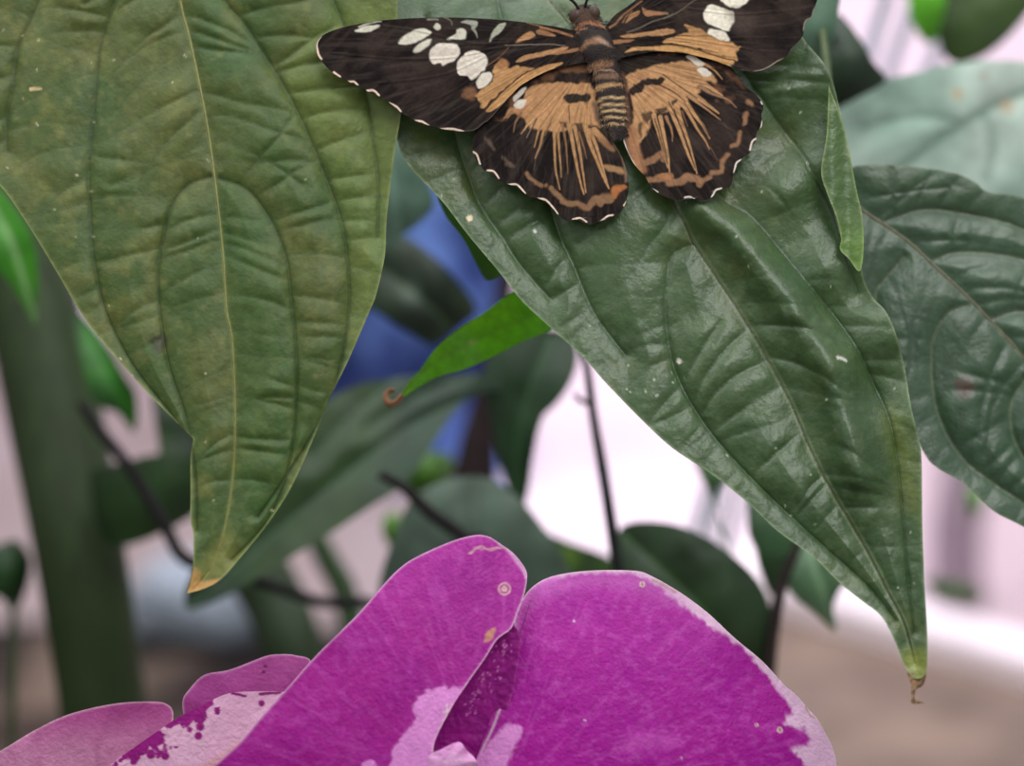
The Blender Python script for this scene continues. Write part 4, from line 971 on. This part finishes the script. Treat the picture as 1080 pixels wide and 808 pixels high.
def floorc(X, Y):
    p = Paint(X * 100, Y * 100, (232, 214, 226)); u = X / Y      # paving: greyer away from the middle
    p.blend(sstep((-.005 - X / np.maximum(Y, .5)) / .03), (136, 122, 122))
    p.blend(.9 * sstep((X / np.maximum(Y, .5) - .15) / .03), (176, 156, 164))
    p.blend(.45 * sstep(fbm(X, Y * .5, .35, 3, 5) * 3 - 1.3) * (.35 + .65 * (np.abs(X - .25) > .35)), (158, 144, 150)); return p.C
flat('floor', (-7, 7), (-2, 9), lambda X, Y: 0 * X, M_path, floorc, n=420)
box('wall_back', (-7, 7.6, 0), (7, 7.8, 4), M_wall, 'structure')
# planting bed edge: line measured on the ground
def G(px, py):
    d = ground_depth(py); return W(px, py, d)
e0 = G(1080, 742); e1 = G(850, 668)
sl = (e1[1] - e0[1]) / (e1[0] - e0[0])
def edge_y(x): return e0[1] + (x - e0[0]) * sl
bx = np.linspace(-4, 4, 90); n = 90
rows = np.linspace(0, 1, 60)
XX = np.repeat(bx[None, :], 60, 0); 
ey = np.where(bx > e1[0] - .2, edge_y(bx), edge_y(e1[0] - .2) - .35 * sstep((e1[0] - .2 - bx) / .6))
YY = -.3 + (np.maximum(ey, .2)[None, :] + .3) * rows[:, None]
zz = .02 + .03 * fbm(XX.ravel() * 1.0, YY.ravel(), .25, 3, 2)
X, Y = XX.ravel(), YY.ravel()
def soilc(X, Y):
    p = Paint(X * 100, Y * 100, (122, 106, 98))
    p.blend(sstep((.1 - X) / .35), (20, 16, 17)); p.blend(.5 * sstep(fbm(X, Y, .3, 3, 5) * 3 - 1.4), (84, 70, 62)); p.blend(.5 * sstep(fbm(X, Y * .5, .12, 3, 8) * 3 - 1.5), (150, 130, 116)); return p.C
r = (np.arange(59)[:, None] * 90 + np.arange(89)[None, :])
fc = np.stack([r, r + 1, r + 91, r + 90], -1).reshape(-1, 4)
sb = mesh_obj('floor_soil', np.stack([X, Y, zz], 1), fc, M_soil, None, soilc(X, Y)); sb['kind'] = 'structure'
# kerb following the bed edge
kv = []; kf = []
ks = np.linspace(e1[0] - .15, 3.5, 24)
for i, x in enumerate(ks):
    y = edge_y(x)
    for (dy, z) in ((0, 0), (0, .07), (.01, .08), (.16, .08), (.17, .07), (.17, 0)): kv.append((x, y + dy, z))
for i in range(23):
    for k in range(5): a = i * 6 + k; kf.append([a, a + 6, a + 7, a + 1])
kf.append([0, 1, 2, 3, 4, 5]); kf.append([23 * 6 + k for k in range(6)][::-1])
kb = mesh_obj('trim_1', kv, kf, M_kerb); kb['kind'] = 'structure'; kb.data.polygons.foreach_set('use_smooth', [False] * len(kf))
# soft grey post on the path
pp = G(1012, 640)
tag(tube3('wooden_post', [[pp[0], pp[1], 0, .05], [pp[0] - .01, pp[1], .15, .05], [pp[0] + .02, pp[1], .35, .045], [pp[0] + .05, pp[1], .6, .045]], M_post, None, None, 16, 6), 'blurred grey mauve post standing on the pale path at the right', 'post')
# rock
def rock(name, c, rx, ry, rz, mat, seed):
    verts = []; seg, rn = 40, 24
    for i in range(rn + 1):
        th = math.pi * i / rn
        for k in range(seg):
            ph = 2 * math.pi * k / seg
            dx, dy, dz = math.sin(th) * math.cos(ph), math.sin(th) * math.sin(ph), math.cos(th)
            s = 1 + .35 * (float(fbm(np.array([dx * 2 + dz]), np.array([dy * 2 - dz + seed]), 1.0, 3, seed)[0]) - .5)
            q = [abs(v) ** .75 * (1 if v > 0 else -1) for v in (dx, dy, dz)]
            verts.append((c[0] + rx * q[0] * s, c[1] + ry * q[1] * s, c[2] + rz * q[2] * s))
    f = [[i * seg + k, (i + 1) * seg + k, (i + 1) * seg + (k + 1) % seg, i * seg + (k + 1) % seg] for i in range(rn) for k in range(seg)]
    return mesh_obj(name, verts, f, mat)
g = G(212, 700)
tag(rock('rock', (g[0], g[1] + .1, .09), .135, .12, .075, M_rock, 3), 'blue grey rock on the soil below the tip of the big left leaf', 'rock')
# blue draped cloth on the path
g = G(430, 492); seg = 90; H = .95
vs = []; nr = 40
for i in range(nr + 1):
    z = H * i / nr
    for k in range(seg):
        a = 2 * math.pi * k / seg; top = math.sqrt(max(0, 1 - max(0, (z - H + .12) / .12) ** 2))
        rr = (.22 + .02 * (1 - z / H)) * top * (1 + .10 * math.sin(a * 9 + z * 3) + .05 * math.sin(a * 17 - z * 5 + 1)) + .001
        vs.append((g[0] + .02 + rr * math.cos(a), g[1] + rr * math.sin(a), z))
fs = [[i * seg + k, i * seg + (k + 1) % seg, (i + 1) * seg + (k + 1) % seg, (i + 1) * seg + k] for i in range(nr) for k in range(seg)]
fs.append([nr * seg + k for k in range(seg)])
vs = np.array(vs)
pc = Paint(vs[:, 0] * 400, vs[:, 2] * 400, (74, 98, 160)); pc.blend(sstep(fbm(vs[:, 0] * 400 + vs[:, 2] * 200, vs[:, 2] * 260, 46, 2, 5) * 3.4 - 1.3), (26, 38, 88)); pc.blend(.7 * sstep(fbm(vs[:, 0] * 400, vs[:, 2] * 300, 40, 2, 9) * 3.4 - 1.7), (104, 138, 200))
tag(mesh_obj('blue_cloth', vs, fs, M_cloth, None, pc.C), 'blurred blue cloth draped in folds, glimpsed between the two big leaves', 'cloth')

# ================================================================== LIGHT
w = bpy.data.worlds.new('world'); SC.world = w; w.use_nodes = True
nt = w.node_tree; nt.nodes.clear()
ou = nt.nodes.new('ShaderNodeOutputWorld'); bg = nt.nodes.new('ShaderNodeBackground')
tc = nt.nodes.new('ShaderNodeTexCoord'); sx = nt.nodes.new('ShaderNodeSeparateXYZ'); cr = nt.nodes.new('ShaderNodeValToRGB')
nt.links.new(tc.outputs['Generated'], sx.inputs[0])
mr = nt.nodes.new('ShaderNodeMapRange'); mr.inputs['From Min'].default_value = -1; mr.inputs['From Max'].default_value = 1
nt.links.new(sx.outputs['Z'], mr.inputs['Value']); nt.links.new(mr.outputs[0], cr.inputs[0])
E = cr.color_ramp.elements
E[0].position = .35; E[0].color = (.10, .09, .08, 1)
E[1].position = 1.0; E[1].color = (1.05, 1.05, 1.08, 1)
e = cr.color_ramp.elements.new(.52); e.color = (.34, .34, .33, 1)
e = cr.color_ramp.elements.new(.75); e.color = (.88, .88, .88, 1)
nt.links.new(cr.outputs[0], bg.inputs[0]); bg.inputs[1].default_value = .74
nt.links.new(bg.outputs[0], ou.inputs[0])

def area(name, loc, target, size, power, col=(1, 1, 1)):
    l = bpy.data.lights.new(name, 'AREA'); l.shape = 'RECTANGLE'; l.size = size[0]; l.size_y = size[1]; l.energy = power; l.color = col
    o = bpy.data.objects.new(name, l); C.objects.link(o); o.location = loc
    o.rotation_euler = (Vector(target) - Vector(loc)).to_track_quat('-Z', 'Y').to_euler(); return o
area('roof_light', (.42, -.05, 2.1), (.02, .45, 1.2), (.6, .5), 6.5, (1, .99, .96))
area('sheen_fill', (-.15, .62, 2.1), (0, .45, 1.25), (1.3, .6), 7.5, (.96, .98, 1.0))  # unseen overhead panel added to give the leaves a sheen
area('side_light', (-.7, .1, 1.9), (-.02, .45, 1.15), (.6, .6), 1.5, (1, .97, .93))
area('path_fill', (0, 4.8, 3.6), (0, 5.4, 0), (8, 3.5), 185, (1, .96, 1))  # unseen fill added above the paving to brighten it
area('wall_fill', (1, 3.6, 3.2), (.5, 7.6, 1.0), (6, 1.5), 95, (1, .96, 1))  # added fill, no visible source, lifts the back wall

SC.view_settings.view_transform = 'Standard'; SC.view_settings.look = 'None'
SC.view_settings.exposure = 0.0
for o in SC.objects:
    if '_o' in o: del o['_o']
